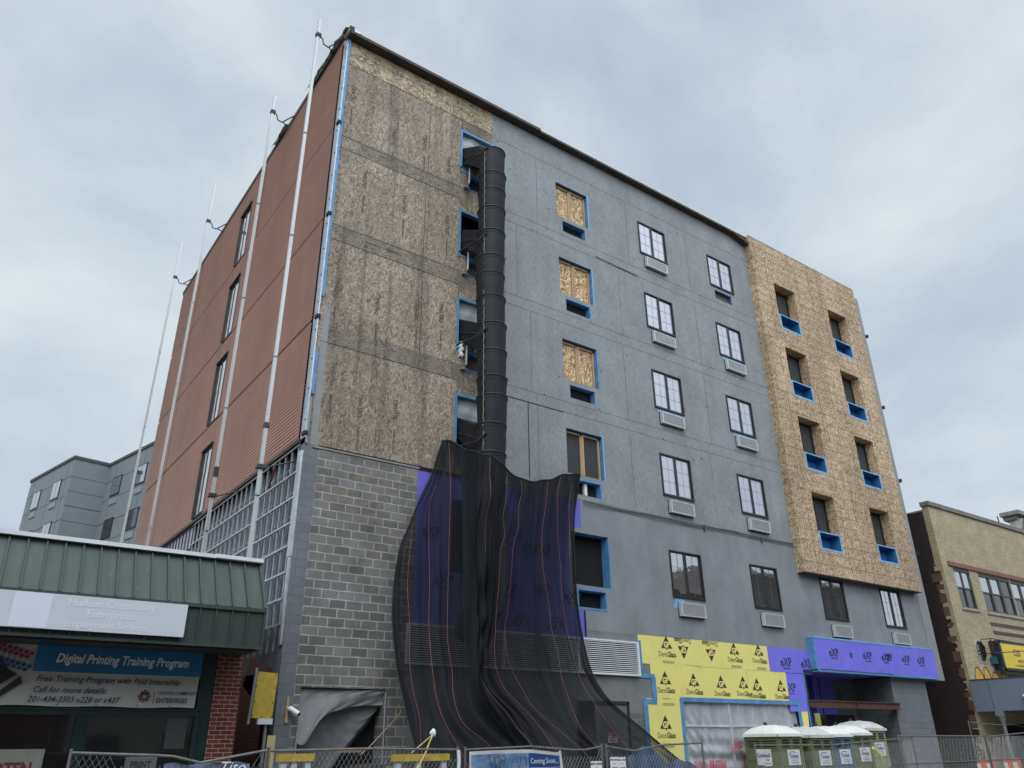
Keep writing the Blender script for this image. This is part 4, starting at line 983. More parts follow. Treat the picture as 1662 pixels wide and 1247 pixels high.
def netp(u, v):
    j = v*NVV; j0 = min(int(j), NVV-1); fj = j-j0
    K = len(grid)-1; s = u*K; k = min(int(s), K-1); f = s-k
    def P_(i): i = max(0, min(K, i)); a = grid[i][j0]; b = grid[i][j0+1]; return [a[m]+(b[m]-a[m])*fj for m in range(3)]
    p0, p1, p2, p3 = P_(k-1), P_(k), P_(k+1), P_(k+2)
    p = [.5*((2*p1[i])+(-p0[i]+p2[i])*f+(2*p0[i]-5*p1[i]+4*p2[i]-p3[i])*f*f+(-p0[i]+3*p1[i]-3*p2[i]+p3[i])*f**3) for i in range(3)]
    edge = min(1, v*9)
    p[1] += edge*(.045*math.sin(u*83+3*math.sin(v*3.1))+.03*math.sin(u*157+v*5+2*math.sin(v*7))+.05*math.sin(u*27-v*9))
    p[1] += edge*.055*math.sin(v*46+u*22+2*math.sin(u*20)+1.5*math.sin(v*13))*math.exp(-((u-.40)/.075)**2)       # swags across the chute
    p[2] += .02*math.sin(u*60)*math.exp(-v*14)
    return p
cloth(nb_, netp, NUU, 170)
m = M('black_debris_mesh')
uv = m.n('ShaderNodeUVMap').outputs[0]
st = m.noise(1, 4, .55, .9, m.mapv((30, 2.0, 1), src=uv))
dg = m.noise(1, 3, .5, .4, m.mapv((16, 3.0, 1), (0, 0, .55), src=uv))
fine = m.noise(1, 3, .6, .2, m.mapv((110, 4, 1), src=uv))
big = m.noise(1, 3, .5, .5, m.mapv((5, 1.6, 1), src=uv))
dust = m.noise(1, 6, .75, .6, m.mapv((26, 5, 1), src=uv))
spu = m.n('ShaderNodeSeparateXYZ'); m.l(uv, spu.inputs[0])
low = m.ramp_f(spu.outputs['Y'], .66, .92)
colr = m.mix(m.math('MULTIPLY', m.math('MULTIPLY', low, m.ramp_f(dust, .52, .75)), .30), m.ramp(st, [(.3, (.008, .009, .011)), (.7, (.019, .021, .024))]), (.17, .175, .18))
m.set(colr, .9, 0, .10)
fold = m.math('MAXIMUM', m.ramp_f(st, .56, .70), m.ramp_f(dg, .58, .72))
al = m.math('ADD', m.math('MULTIPLY', fold, .26), m.math('ADD', m.math('MULTIPLY', m.math('SUBTRACT', fine, .5), .35), m.math('ADD', m.math('MULTIPLY', m.math('SUBTRACT', big, .5), .5), .75)))
cen = m.math('MULTIPLY', m.math('SUBTRACT', 1.0, m.ramp_f(m.math('ABSOLUTE', m.math('SUBTRACT', spu.outputs['X'], .37)), .075, .115)), .30)
hem = m.math('MULTIPLY', m.ramp_f(m.math('ABSOLUTE', m.math('SUBTRACT', spu.outputs['X'], .5)), .455, .495), .25)
toph = m.math('MULTIPLY', m.math('SUBTRACT', 1.0, m.ramp_f(spu.outputs['Y'], .02, .09)), .25)
al = m.math('ADD', m.math('ADD', al, cen), m.math('ADD', hem, toph))
al = m.math('ADD', al, m.math('MULTIPLY', low, .12))
al = m.math('MINIMUM', m.math('MAXIMUM', al, .52), .985)
m.l(al, m.b.inputs['Alpha']); m.bump(m.math('ADD', st, dg), .9, .05)
net = nb_.build('debris_netting', m.m, None, smooth=True)
tag(net, 'black see-through debris netting with orange seams, draped over the chute foot down to the fence', 'netting')
for k in (1, 2, 3, 6, 8, 9, 11, 12, 13):
    o_ = MB(); u = k/(len(grid)-1); pts = []
    v0 = {1: .2, 2: .12, 13: .03}.get(k, .01); v1 = {13: .22}.get(k, 1)
    for j in range(150):
        v = v0+(v1-v0)*j/149; p = netp(u, v); p[1] -= .02; pts.append(p)
    o_.tube(pts, .0052, 4, False); o_.build('seam_cord', bpy.data.materials.get('orange_seam_cord') or plain('orange_seam_cord', (.27, .085, .055), .7, .4, 20), net)
for u in (0.002, .998):
    o_ = MB(); o_.tube([Vector(netp(u, j/149)) for j in range(150)], .013, 5, False); o_.build('hem', bpy.data.materials.get('black_hem') or plain('black_hem', (.012, .012, .013), .8), net)
o_ = MB(); o_.tube([Vector(netp(j/119, 0)) for j in range(120)], .018, 6, False); o_.build('hem', bpy.data.materials['black_hem'], net)

# ================================================================== PUMP JACK POLES
pl = [(.55, 22.92, 'nearest the front corner, in front of the stud framing'), (4.52, 22.95, 'second from the front corner, crossing the first column of windows'), (12.14, 24.25, 'third from the front corner, with sky behind its upper half'), (17.42, 24.25, 'at the rear corner, standing almost wholly against the sky')]
for k, (y, zt, tx) in enumerate(pl):
    t = thing('scaffold_pole', 'tall aluminium scaffold pole '+tx, 'scaffold pole', (-.8, y, 0), 'aluminium scaffold poles along the terracotta wall')
    p = MB(); s = .041
    p.box(-s, -s+.012, -s, s, 0, zt); p.box(s-.012, s, -s, s, 0, zt); p.box(-s+.012, s-.012, -s*.7, s*.7, 0, zt-.01)
    p.build('pole', MT['alu'], t)
    p = MB()
    for z in (7.3, 14.6, 18.2, 10.9): p.box(-s-.006, s+.006, -s-.006, s+.006, z, z+.02)
    p.box(-s-.02, s+.02, -s-.02, s+.02, 9.0-.15*k if k < 2 else 9.0, 9.12 if k < 2 else 9.12); p.build('pole_splice', MT['steel_dark'] if k < 2 else MT['galv_dull'], t)
    zb = zt-.85 if k < 2 else (zt-2.0)
    zb = 22.2
    p = MB(); p.box(-.07, .09, -.07, .07, zb-.05, zb+.06)
    p.tube([(.07, 0, zb), (.16, .0, zb-.06), (.22, .03, zb-.22), (.38, .08, zb-.20), (.44, .1, zb-.14)], .022, 6)
    p.tube([(.42, .1, zb-.15), (.82, .62, zb+.15)], .022, 6); p.tube([(.42, .1, zb-.15), (.82, -.35, zb+.12)], .022, 6)
    p.build('roof_bracket', MT['steel_dark'], t)
    if k < 2:
        zc = 8.0 if k == 0 else 8.3
        p = MB(); p.box(-.10, .10, -.09, .09, zc-.04, zc+.05); p.tube([(.1, 0, zc), (.75, -.1, zc+.25)], .02, 6); p.build('wall_bracket', MT['steel_dark'], t)

# ================================================================== LEFT STOREFRONT
sf = thing('storefront_building', 'low brick shopfront with a green standing seam metal canopy beside the alley', 'shop building', (-3, -1, 0))
def L(mb, name, mat, par=None): 
    for i, v in enumerate(mb.v): mb.v[i] = (v[0]+3, v[1]+1, v[2])
    return mb.build(name, mat, par or sf)
XR = -1.20; XL = -12.0
b = MB(); b.face([(XL, -2.2, 4.33), (XR, -2.2, 4.33), (XR, -1.55, 5.30), (XL, -1.55, 5.30)]); b.face([(XR, -2.2, 4.33), (XR, -1.0, 4.33), (XR, -1.0, 5.30), (XR, -1.55, 5.30)])
canopy = L(b, 'canopy_roof', MT['green_roof'])
b = MB(); x = XR-.33
while x > XL:
    b.hexa([(x-.014, -2.2, 4.33), (x+.014, -2.2, 4.33), (x+.014, -1.55, 5.30), (x-.014, -1.55, 5.30), (x-.014, -2.2-.04, 4.33+.028), (x+.014, -2.2-.04, 4.33+.028), (x+.014, -1.55-.04, 5.30+.02), (x-.014, -1.55-.04, 5.30+.02)]); x -= .283
b.hexa([(XR-.04, -2.2, 4.33), (XR+.02, -2.2, 4.33), (XR+.02, -1.55, 5.30), (XR-.04, -1.55, 5.30), (XR-.04, -2.24, 4.36), (XR+.02, -2.24, 4.36), (XR+.02, -1.59, 5.32), (XR-.04, -1.59, 5.32)])
o = L(b, 'standing_seam', MT['green_dark']); o.parent = canopy; o.matrix_parent_inverse = Matrix(); 
b = MB(); b.box(XL, XR, -2.2, -1.0, 3.66, 4.30); fas = L(b, 'canopy_fascia', MT['green_dark'])
b = MB(); x = XR-.33
while x > XL: b.box(x-.012, x+.012, -2.235, -2.2, 3.68, 4.28); x -= .283
b.box(XR-.03, XR+.012, -2.225, -2.17, 3.66, 4.30); L(b, 'fascia_rib', MT['green_dark'])
b = MB(); b.box(XL, XR+.015, -2.25, -2.18, 4.28, 4.345); b.box(XL, XR+.015, -2.23, -2.18, 3.63, 3.675); L(b, 'drip_edge', MT['green_dark'])
b = MB(); b.box(XL, XR+.0, -1.66, -1.0, 5.30, 5.37); b.box(XR-.9, XR+.02, -1.68, -1.4, 5.31, 5.38); L(b, 'roof_coping', MT['coping'])
b = MB(); b.box(XL, XR, -1.98, -1.0, 3.62, 3.66); L(b, 'canopy_soffit', MT['steel_dark'])
b = MB(); b.box(XL, -1.22, -1.0, 11.0, 0, 5.28); L(b, 'building_walls', MT['redbrick_side'])
b = MB(); b.box(-1.63, -1.14, -1.12, -.95, .11, 3.64); L(b, 'brick_pier', MT['redbrick'])
b = MB(); b.box(XL, -1.63, -1.10, -1.0, 2.54, 2.66); b.box(XL, -1.63, -1.12, -1.0, 2.62, 2.645)
for x0, x1 in ((-3.84, -3.64), (-1.86, -1.63), (-6.2, -6.0), (-1.90, -1.86), (-8.5, -8.3)): b.box(x0, x1, -1.09, -1.0, .11, 3.64)
for x0, x1 in ((-3.79, -3.76), (-3.70, -3.68), (-1.80, -1.78)): b.box(x0, x1, -1.105, -1.08, .11, 2.54)
b.box(XL, -1.86, -1.08, -1.0, .11, .7); frame = L(b, 'window_frame', MT['green_frame'])
for x0, x1 in ((-3.64, -1.90), (-6.0, -3.84), (-8.3, -6.2)):
    b = MB(); b.face([(x0, -1.03, .7), (x1, -1.03, .7), (x1, -1.03, 2.54), (x0, -1.03, 2.54)]); L(b, 'window_pane', MT['glass_dark'])
b = MB(); b.box(-2.35, -2.0, -1.04, -1.035, 2.0, 2.5); L(b, 'window_blind', plain('grey_blind', (.04, .04, .04), .8))
b = MB(); b.box(XL, -1.63, -1.03, -1.0, 2.66, 3.64); L(b, 'transom_panel', MT['green_frame'])
# blank sign board on the fascia
sg = MB(); sg.box(XL+2, -2.62, -2.30, -2.245, 3.75, 4.295); sgo = sg.build('sign_board', MT['signwhite']); tag(sgo, 'long blank white sign board with ghost lettering on the green canopy', 'sign')
s = MB()
for t_, z, sz, x in (('Hudson Community', 4.185, .165, -3.82), ('Enterprises', 4.02, .165, -3.82), ('Employment Services', 3.85, .15, -3.85)): s.cut(); s.text(t_, sz, FY(-2.304, x, z), bold=.02, sx=.98)
s.build('ghost_lettering', MT['signghost'], sgo)
s = MB(); s.box(-5.25, -4.72, -2.303, -2.30, 3.76, 4.285); s.build('pale_patch', MT['signpale'], sgo)
# printed banner under the canopy
BYY = -1.14
bn = MB(); cloth(bn, lambda u, v: (-6.3+4.38*u+(-.0-.03*v if u > .9 else 0), BYY-.010*math.sin(u*9+v*2)*math.sin(v*3.1)-.003*math.sin(u*41+v*7), 3.67-1.0*v+.008*math.sin(u*22)), 120, 30)
bno = bn.build('banner', plain('white_vinyl_banner', (.36, .36, .335), .5, .06, 1.0), None, smooth=True); tag(bno, 'blue and white vinyl banner about a printing course, hung under the green canopy', 'banner')
YB = BYY-.03
s = MB(); s.box(-4.66, -1.925, YB+.006, YB+.009, 3.20, 3.665); s.build('blue_panel', plain('banner_blue', (.015, .125, .26), .5, .12, 3), bno)
s = MB(); s.box(-4.70, -1.93, YB+.006, YB+.009, 3.185, 3.20); s.build('cream_line', plain('banner_cream', (.45, .42, .25), .5), bno)
s = MB(); s.text('Digital Printing Training Program', .205, FY(YB, -3.26, 3.42), shear=.25, bold=.028, sx=.80); s.build('heading_letters', plain('banner_letters', (.62, .63, .62), .5, .03, bump=0), bno)
s = MB(); s.text('Free Training Program with Paid Internship', .132, FY(YB, -4.58, 3.09), shear=.25, sx=1.0, bold=.010, align='LEFT'); s.cut(); s.text('Call for more details:', .132, FY(YB, -4.60, 2.92), shear=.25, sx=1.0, bold=.010, align='LEFT'); s.cut(); s.text('201-434-3303 x228 or x437', .135, FY(YB, -4.64, 2.77), shear=.25, sx=.90, bold=.008, align='LEFT')
s.cut(); s.text('HUDSON COMMUNITY', .076, FY(YB, -2.62, 2.91), sx=.86, bold=.015, align='LEFT'); s.cut(); s.text('ENTERPRISES', .118, FY(YB, -2.635, 2.785), bold=.015, sx=.80, align='LEFT'); s.cut(); s.box(-2.685, -2.675, YB, YB+.003, 2.73, 2.93)
s.build('small_letters', MT['ink'], bno)
lx, lz = -2.84, 2.85
for ang, cname, c_ in ((90, 'logo_navy', (.015, .05, .11)), (180, 'logo_maroon', (.20, .02, .03)), (0, 'logo_red', (.25, .03, .04)), (270, 'logo_olive', (.14, .12, .04))):
    s = MB(); a = R(ang); ux, uz = math.cos(a), math.sin(a)
    c = (lx+ux*.088, lz+uz*.088)
    s.face([(c[0]+.022*math.cos(q*.785), YB, c[1]+.022*math.sin(q*.785)) for q in range(8)])
    arc = []
    for q in range(9):
        tt = (q-4)/4; ox, oz = -ux*(.05-.035*abs(tt)**1.4)*1, -uz*(.05-.035*abs(tt)**1.4)
        arc.append((c[0]+ox-uz*tt*.055, c[1]+oz+ux*tt*.055))
    for p0, p1 in zip(arc, arc[1:]): s.box(min(p0[0], p1[0])-.007, max(p0[0], p1[0])+.007, YB-.001, YB+.002, min(p0[1], p1[1])-.007, max(p0[1], p1[1])+.007)
    s.build('emblem', plain(cname, c_, .5, bump=0), bno)
# picture at the banner's left: beads, dark shape, fabric strips (plain printed shapes)
s = MB(); rr = random.Random(3)
pm_ = [plain('print_red', (.22, .01, .03), .5), plain('print_blue', (.02, .05, .18), .5), plain('print_pale', (.33, .34, .32), .5), plain('print_black', (.01, .012, .012), .5), plain('print_yellow', (.45, .25, .03), .5)]
for r_ in range(5):
    for c_ in range(9):
        x, z = -5.3+.085*c_+.03*r_-.02, 3.63-.075*r_-.022*c_
        if x > -4.72: continue
        s.face([(x+.036*math.cos(q*.785), YB+.0, z+.03*math.sin(q*.785)) for q in range(8)], [0, 0, 2, 1, 1][r_])
s.face([(-5.6, YB+.004, 3.45), (-5.15, YB+.004, 3.40), (-5.0, YB+.004, 3.2), (-4.86, YB+.004, 3.15), (-5.25, YB+.004, 2.85), (-5.6, YB+.004, 2.78)], 3)
s.face([(-4.82, YB+.002, 3.12), (-4.76, YB+.002, 3.02), (-5.15, YB+.002, 2.70), (-5.25, YB+.002, 2.70)], 3)
s.face([(-5.3+.13*math.cos(q*.52), YB+.0, 3.27+.06*math.sin(q*.52)) for q in range(12)], 4)
s.build('printed_picture', pm_, bno)
s = MB()
for x in (-4.2, -3.6, -2.95, -2.4, -1.96): s.box(x, x+.02, YB, YB+.004, 2.685, 2.705)
s.build('eyelet', MT['steel_dark'], bno)
# posters in the windows
s = MB(); s.box(-5.6, -4.2, -1.06, -1.05, 1.35, 2.02); pp = s.build('window_poster', plain('grey_poster_paper', (.20, .20, .17), .7)); tag(pp, 'pale poster with dark red letters in the shop window, far left', 'poster')  # poster paper in one flat grey tone
s = MB(); s.text('OTEN', .26, FY(-1.064, -4.62, 1.72), bold=.04, sx=.8); s.build('poster_letters', plain('dark_red_ink', (.10, .02, .02), .6), pp)

# ================================================================== ALLEY THINGS
yb_ = thing('meter_board', 'yellow board strapped upright to a post in the alley mouth', 'sign board', (-.40, -.35, 0))
def L2(mb, name, mat, par, dx, dy):
    for i, v in enumerate(mb.v): mb.v[i] = (v[0]-dx, v[1]-dy, v[2])
    return mb.build(name, mat, par)
def Q(pts, Y): return [tuple(at(x, y, Y)) for x, y in pts]
b = MB(); q = Q([(408, 1165), (441, 1168), (452, 1093), (419, 1090)], -.35); b.hexa([q[0], q[1], (q[1][0], -.32, q[1][2]), (q[0][0], -.32, q[0][2]), q[3], q[2], (q[2][0], -.32, q[2][2]), (q[3][0], -.32, q[3][2])])
L2(b, 'board', plain('faded_yellow_board', (.50, .36, .045), .6, .2, 5), yb_, -.4, -.35)
b = MB()
for fx, fz in ((.04, .05), (.5, .04), (.95, .05), (.05, .35), (.93, .35), (.05, .68), (.93, .67), (.04, .96), (.93, .96)):
    p0 = Vector(q[0]).lerp(Vector(q[1]), fx); p1 = Vector(q[3]).lerp(Vector(q[2]), fx); p_ = p0.lerp(p1, fz); b.box(p_.x-.012, p_.x+.012, -.358, -.345, p_.z-.012, p_.z+.012)
L2(b, 'bolt', MT['steel_dark'], yb_, -.4, -.35)
b = MB(); a0 = at(402, 1176, -.38); a1 = at(417, 1084, -.38); b.tube([a0, a1], .03, 8); b.tube([(-.28, -.3, 0), (-.28, -.3, 2.6)], .035, 8); L2(b, 'post', MT['galv_dull'], yb_, -.4, -.35)
b = MB(); q = Q([(416, 1176), (440, 1177), (442, 1167), (418, 1165)], -.36); b.box(q[0][0], q[1][0], -.42, -.33, q[0][2], q[2][2]); L2(b, 'lamp_head', MT['coping'], yb_, -.4, -.35)
b = MB(); b.box(-.30, -.14, -.55, -.5, 0, 2.22); b.build('timber', plain('pale_timber', (.50, .42, .20), .7, .15)); tag(bpy.data.objects['timber'], 'pale upright plank leaning in the alley mouth', 'plank')
for nm, px, lb_ in (('security_camera', (474, 1155), 'white bullet camera on a wooden batten at the block wall corner'),):
    p = at(*px, -.02); t = thing(nm, lb_, 'security camera', (p.x, 0, p.z))
    b = MB(); b.box(-.14, -.08, -.03, -.002, -.22, .28); b.build('wood_batten', MT['wood'], t)
    b = MB(); b.tube([(-.08, -.06, .06), (-.02, -.10, .02), (.08, -.2, -.06)], .055, 14); b.build('camera_body', MT['white'], t)
    b = MB(); b.tube([(.081, -.2, -.061), (.085, -.205, -.064)], .045, 12); b.build('lens', MT['black_frame'], t)
    b = MB(); b.tube([(-.11, -.03, .07), (-.06, -.06, .05)], .02, 8); b.build('mount', MT['white'], t)

# ================================================================== FAR GREY BUILDING
def face_frame(a, b, outward=1):
    a = Vector((a[0], a[1], 0)); b = Vector((b[0], b[1], 0)); d = (b-a); Ln = d.length; d.normalize(); n = Vector((d.y, -d.x, 0))*outward
    return lambda s, z, o=0: tuple(a+d*s+n*o+Vector((0, 0, z))), Ln
def P60(a, b): return (CAM.x+a*60, CAM.y+b*60)
gb = thing('panelled_building', 'mid grey panelled apartment block standing far behind, left of the terracotta wall', 'building', (0, 0, 0))
gtl, g1, g2, g3 = P60(.0596, 1.132), P60(.09, 1), P60(.1294, 1.008), P60(.1566, .891)
ddx = ((g3[0]-g2[0])*2.2, (g3[1]-g2[1])*2.2); g3b = (g2[0]+ddx[0]*.66, g2[1]+ddx[1]*.66)
Z_ = lambda z: 2+(z-2)*1.5
gz1 = Z_(14.54)
def fbox(mb, F, s0, s1, z0, z1, o0, o1): mb.hexa([F(s0, z0, o1), F(s1, z0, o1), F(s1, z0, o0), F(s0, z0, o0), F(s0, z1, o1), F(s1, z1, o1), F(s1, z1, o0), F(s0, z1, o0)])
FL, LL = face_frame(gtl, g1, 1); FM, LM = face_frame(g1, g2, 1); FR, LR = face_frame(g2, g3b, 1)
b = MB()
for F, Ln in ((FL, LL), (FM, LM), (FR, LR)): b.face([F(0, 0), F(Ln, 0), F(Ln, gz1), F(0, gz1)])
bk = [FL(0, gz1), FL(0, gz1, -14), FR(LR, gz1, -14), FR(LR, gz1)]; b.face([FL(0, gz1), FM(0, gz1), FR(0, gz1), FR(LR, gz1), bk[2], bk[1]]); b.face([FL(0, 0, -14), FL(0, 0), FL(0, gz1), FL(0, gz1, -14)])
b.build('wall', MT['panelgrey'], gb)
b = MB()
for F, Ln in ((FL, LL), (FM, LM), (FR, LR)): fbox(b, F, -.06, Ln+.06, gz1-.16, gz1+.05, -.25, .08)
b.build('parapet_cap', MT['paneljoint'], gb)
b = MB()
for F, Ln in ((FL, LL), (FM, LM), (FR, LR)):
    z = gz1-1.45
    k = 0
    while z > 6:
        w_ = .05 if k % 3 == 2 else .022
        fbox(b, F, 0, Ln, z-w_/2, z+w_/2, -.01, .012); z -= 1.04 if F is FM else (1.4 if k % 2 == 0 else 1.68); k += 1
    if F is not FM:
        for s_ in ((Ln*.12, Ln*.55, Ln*.9)): fbox(b, F, s_-.01, s_+.01, 6, gz1-.2, -.01, .010)
b.build('panel_seam', MT['paneljoint'], gb)
gw = [(FL, LL-1.04*1.5-1.4), (FL, LL-3.5*1.5-1.43), (FR, .76*1.5), (FR, 3.27*1.5), (FR, 5.9*1.5)]
for F, s0 in gw:
    for r_ in range(4):
        z1 = Z_(13.66)-r_*3.06; z0 = z1-1.4; s1 = s0+1.42
        b = MB(); fbox(b, F, s0, s1, z0, z1, -.02, .05); wo = b.build('window', MT['black_frame'], gb)
        b = MB(); fbox(b, F, s0+.08, (s0+s1)/2-.04, z0+.1, z1-.08, .045, .056); fbox(b, F, (s0+s1)/2+.04, s1-.08, z0+.1, z1-.08, .045, .056)
        b.build('pane', MT['glass_mirror'] if F is FL or r_ == 0 else MT['glass_dark'], wo)
        b = MB(); fbox(b, F, s0+.15, s1-.15, z0-.62, z0-.18, -.01, .06); b.build('air_grille', plain('grey_air_grille', (.20, .22, .235), .6) if 'grey_air_grille' not in bpy.data.materials else bpy.data.materials['grey_air_grille'], gb)

# ================================================================== TAN BRICK BUILDING
tn = thing('tan_brick_building', 'two storey beige brick building on the right with a stone coping and dark side wall', 'building', (0, 0, 0))
TX = 29.76; wins = [(30.68, 32.15, 7.33, 9.12), (32.97, 36.06, 7.33, 9.10), (36.16, 39.2, 7.33, 9.1), (40.5, 42.5, 7.33, 9.1)]
b = MB(); wallY(b, TX, 46, 2.6, 11.82, wins, depth=.14); wallY(b, TX, 31.6, 0, 2.6); b.build('front_wall', MT['beige'], tn)
b = MB(); rr = random.Random(12)
b.face([(TX, .30, 9.2), (TX, 0, 9.2), (TX, 0, 11.82), (TX, .30, 11.82)])
z = 0
while z < 9.2:
    w_ = .30 if rr.random() < .25 else rr.choice((.06, .10, .16, .2)); h = .0745*rr.choice((1, 2, 3))
    b.box(TX-.004, TX+.01, 0.002, w_+.08, z, min(z+h, 9.2)); z += h
b.build('brick_return', MT['beige_side'], tn)
b = MB(); b.face([(TX+.002, 26, 0), (TX+.002, 0, 0), (TX+.002, 0, 11.6), (TX+.002, 26, 11.6)]); b.face([(TX, .3, 11.58), (46, .3, 11.58), (46, 26, 11.58), (TX, 26, 11.58)]); b.build('side_wall', MT['darkbrick'], tn)
b = MB(); z = .3
while z < 8.8:
    h = rr.uniform(.15, .5); b.box(TX-.006, TX+.01, rr.uniform(.10, .16), rr.uniform(.3, .62), z, z+h); z += h+rr.uniform(.1, .6)
b.build('exposed_brickwork', brick('exposed_red_brick', .215, .0745, .006, (.12, .05, .035), (.09, .035, .025), (.12, .1, .08), axis='Y'), tn)
b = MB(); b.box(TX-.06, 46, -.08, .34, 11.82, 12.02); b.box(TX-.03, 46, -.03, .3, 11.79, 11.82); b.box(TX-.02, TX+.3, .34, 24, 11.6, 11.68); b.build('stone_coping', MT['stone'], tn)
b = MB(); b.box(30.28, 46, -.07, .02, 9.13, 9.32); b.build('window_lintel', MT['lintel'], tn)
b = MB(); b.box(32.95, 46, -.02, .01, 6.70, 6.86); b.build('brown_band', MT['band'], tn)
b = MB(); b.box(33.0, 46, -.02, .01, 6.34, 6.49); b.build('brown_band', MT['band'], tn)
for (x0, x1, z0, z1), units in zip(wins, (1, 3, 3, 1)):
    wq_ = (x1-x0)/units
    for u_ in range(units):
        a = x0+u_*wq_; c_ = a+wq_; f = MB()
        f.box(a, a+.07, .03, .12, z0, z1); f.box(c_-.07, c_, .03, .12, z0, z1); f.box(a, c_, .03, .12, z0, z0+.07); f.box(a, c_, .02, .12, z1-.16, z1); f.box((a+c_)/2-.03, (a+c_)/2+.03, .04, .12, z0, z1) if units == 1 else None
        f.box(a, c_, .05, .12, (z0+z1)/2-.035, (z0+z1)/2+.035)
        wo = f.build('window', plain('bronze_frame', (.055, .05, .045), .5) if 'bronze_frame' not in bpy.data.materials else bpy.data.materials['bronze_frame'], tn)
        p = MB(); p.face([(a+.06, .08, (z0+z1)/2), (c_-.06, .08, (z0+z1)/2), (c_-.06, .08, z1-.15), (a+.06, .08, z1-.15)]); p.build('upper_pane', MT['glass_mirror'] if u_ < 2 else MT['glass_dark'], wo)
        p = MB(); p.face([(a+.06, .09, z0+.05), (c_-.06, .09, z0+.05), (c_-.06, .09, (z0+z1)/2), (a+.06, .09, (z0+z1)/2)]); p.build('lower_pane', MT['glass_dark'], wo)
b = MB(); b.box(30.6, 32.2, -.06, .03, 7.22, 7.33); b.build('window_sill', MT['sill'], tn)
b = MB(); b.box(32.9, 39.3, -.06, .03, 7.20, 7.33); b.build('window_sill', MT['sill'], tn)
# lightning shaped crack and pale scars
oc = MB(); c0 = (31.37, -.01, 5.51); rx, rz = .47, .46; ring_ = [(c0[0]+rx*math.cos(R(22.5+45*k)), c0[2]+rz*math.sin(R(22.5+45*k))) for k in range(8)]
oc.face([(x, -.006, z) for x, z in ring_]); oo = oc.build('octagonal_window', MT['glass_dark'], tn)
oc = MB()
ro = [(c0[0]+(x-c0[0])*1.22, c0[2]+(z-c0[2])*1.22) for x, z in ring_]
for k in range(8):
    k2 = (k+1) % 8; oc.hexa([(ring_[k][0], .0, ring_[k][1]), (ring_[k2][0], .0, ring_[k2][1]), (ro[k2][0], .0, ro[k2][1]), (ro[k][0], .0, ro[k][1]), (ring_[k][0], -.03, ring_[k][1]), (ring_[k2][0], -.03, ring_[k2][1]), (ro[k2][0], -.02, ro[k2][1]), (ro[k][0], -.02, ro[k][1])])
oc.build('surround', MT['beige'], oo)
oc = MB(); oc.box(c0[0]-.02, c0[0]+.02, -.03, -.008, 5.1, 5.9); oc.box(31.0, 31.74, -.03, -.008, 5.49, 5.53); oc.build('glazing_bar', MT['steel_dark'], oo)
# painted graffiti letters just above the canopy
gr = MB()
for k, (x, w_, h) in enumerate(((30.25, .75, .62), (31.05, .62, .66), (31.75, .8, .48), (32.6, .55, .5))):
    gr.face([(x, -.004, 4.2), (x+w_, -.004, 4.2), (x+w_*.98, -.004, 4.2+h*.5), (x+w_*.62, -.004, 4.2+h), (x+w_*.3, -.004, 4.2+h*.92), (x+.02, -.004, 4.2+h*.45)], 0)
    pts = [(x, -.008, 4.15), (x+.02, -.008, 4.2+h*.45), (x+w_*.3, -.008, 4.2+h*.95), (x+w_*.62, -.008, 4.2+h), (x+w_*.98, -.008, 4.2+h*.5), (x+w_, -.008, 4.15)]
    gr.tube(pts, .022, 4, False, 1)
for k in range(8): gr.box(33.3+k*.33, 33.55+k*.33, -.005, .0, 4.2, 4.62, 2 if k < 4 else 3)
gr.text('CORPS', .4, FY(-.012, 34.3, 4.4), bold=.03, mi=4)
gr.build('graffiti', [plain('graffiti_orange', (.52, .30, .03), .7, .2), plain('graffiti_brown', (.05, .03, .03), .7), plain('graffiti_maroon', (.16, .04, .07), .7), plain('graffiti_blue', (.05, .12, .24), .7), plain('graffiti_pale', (.45, .42, .42), .7)], tn)
# canopy box over the pavement
b = MB(); b.box(29.62, 46, -5.2, -.02, 3.04, 4.26); cp = b.build('canopy_box', MT['fascia'], tn)
b = MB(); b.box(29.60, 29.615, -5.2, -.02, 4.24, 4.28); b.box(29.605, 29.618, -.75, -.745, 3.05, 4.25); b.box(29.605, 29.618, -3.2, -3.195, 3.05, 4.25); b.build('panel_seam', MT['paneljoint'], cp)
b = MB(); b.tube([(29.75, -.9, 0), (29.75, -.9, 2.6)], .07, 12); b.tube([(29.75, -.9, 2.6), (29.75, -.9, 2.85)], .08, 12, True, r2=.16); b.box(29.6, 29.92, -1.05, -.74, 2.85, 3.04); b.build('column', plain('weathered_column', (.20, .19, .18), .8, .2), tn)
b = MB(); b.tube([(33.0, -.9, 0), (33.0, -.9, 2.9)], .06, 12); b.build('column', bpy.data.materials['weathered_column'], tn)
b = MB(); b.box(31.6, 46, 1.8, 1.9, 0, 3.0); b.face([(31.6, 1.8, 0), (31.6, 0, 0), (31.6, 0, 3.0), (31.6, 1.8, 3.0)]); b.build('shopfront_recess', MT['void'], tn)
b = MB(); b.hexa([(31.9, .6, 0), (33.6, .6, 0), (33.6, .9, 0), (31.9, .9, 0), (32.2, .6, 1.7), (33.0, .6, 1.7), (33.0, .9, 1.7), (32.2, .9, 1.7)]); b.build('boarded_panel', plain('tan_board', (.10, .075, .055), .8), tn)
t = thing('security_camera', 'white bullet camera on the grey canopy of the beige brick building', 'security camera', (29.6, -2.0, 3.55))
b = MB(); b.tube([(0, 0, 0), (-.12, -.05, -.02), (-.3, -.2, -.07)], .06, 12); b.build('camera_body', MT['white'], t)
b = MB(); b.tube([(-.3, -.2, -.072), (-.31, -.205, -.075)], .045, 12); b.build('lens', MT['black_frame'], t)
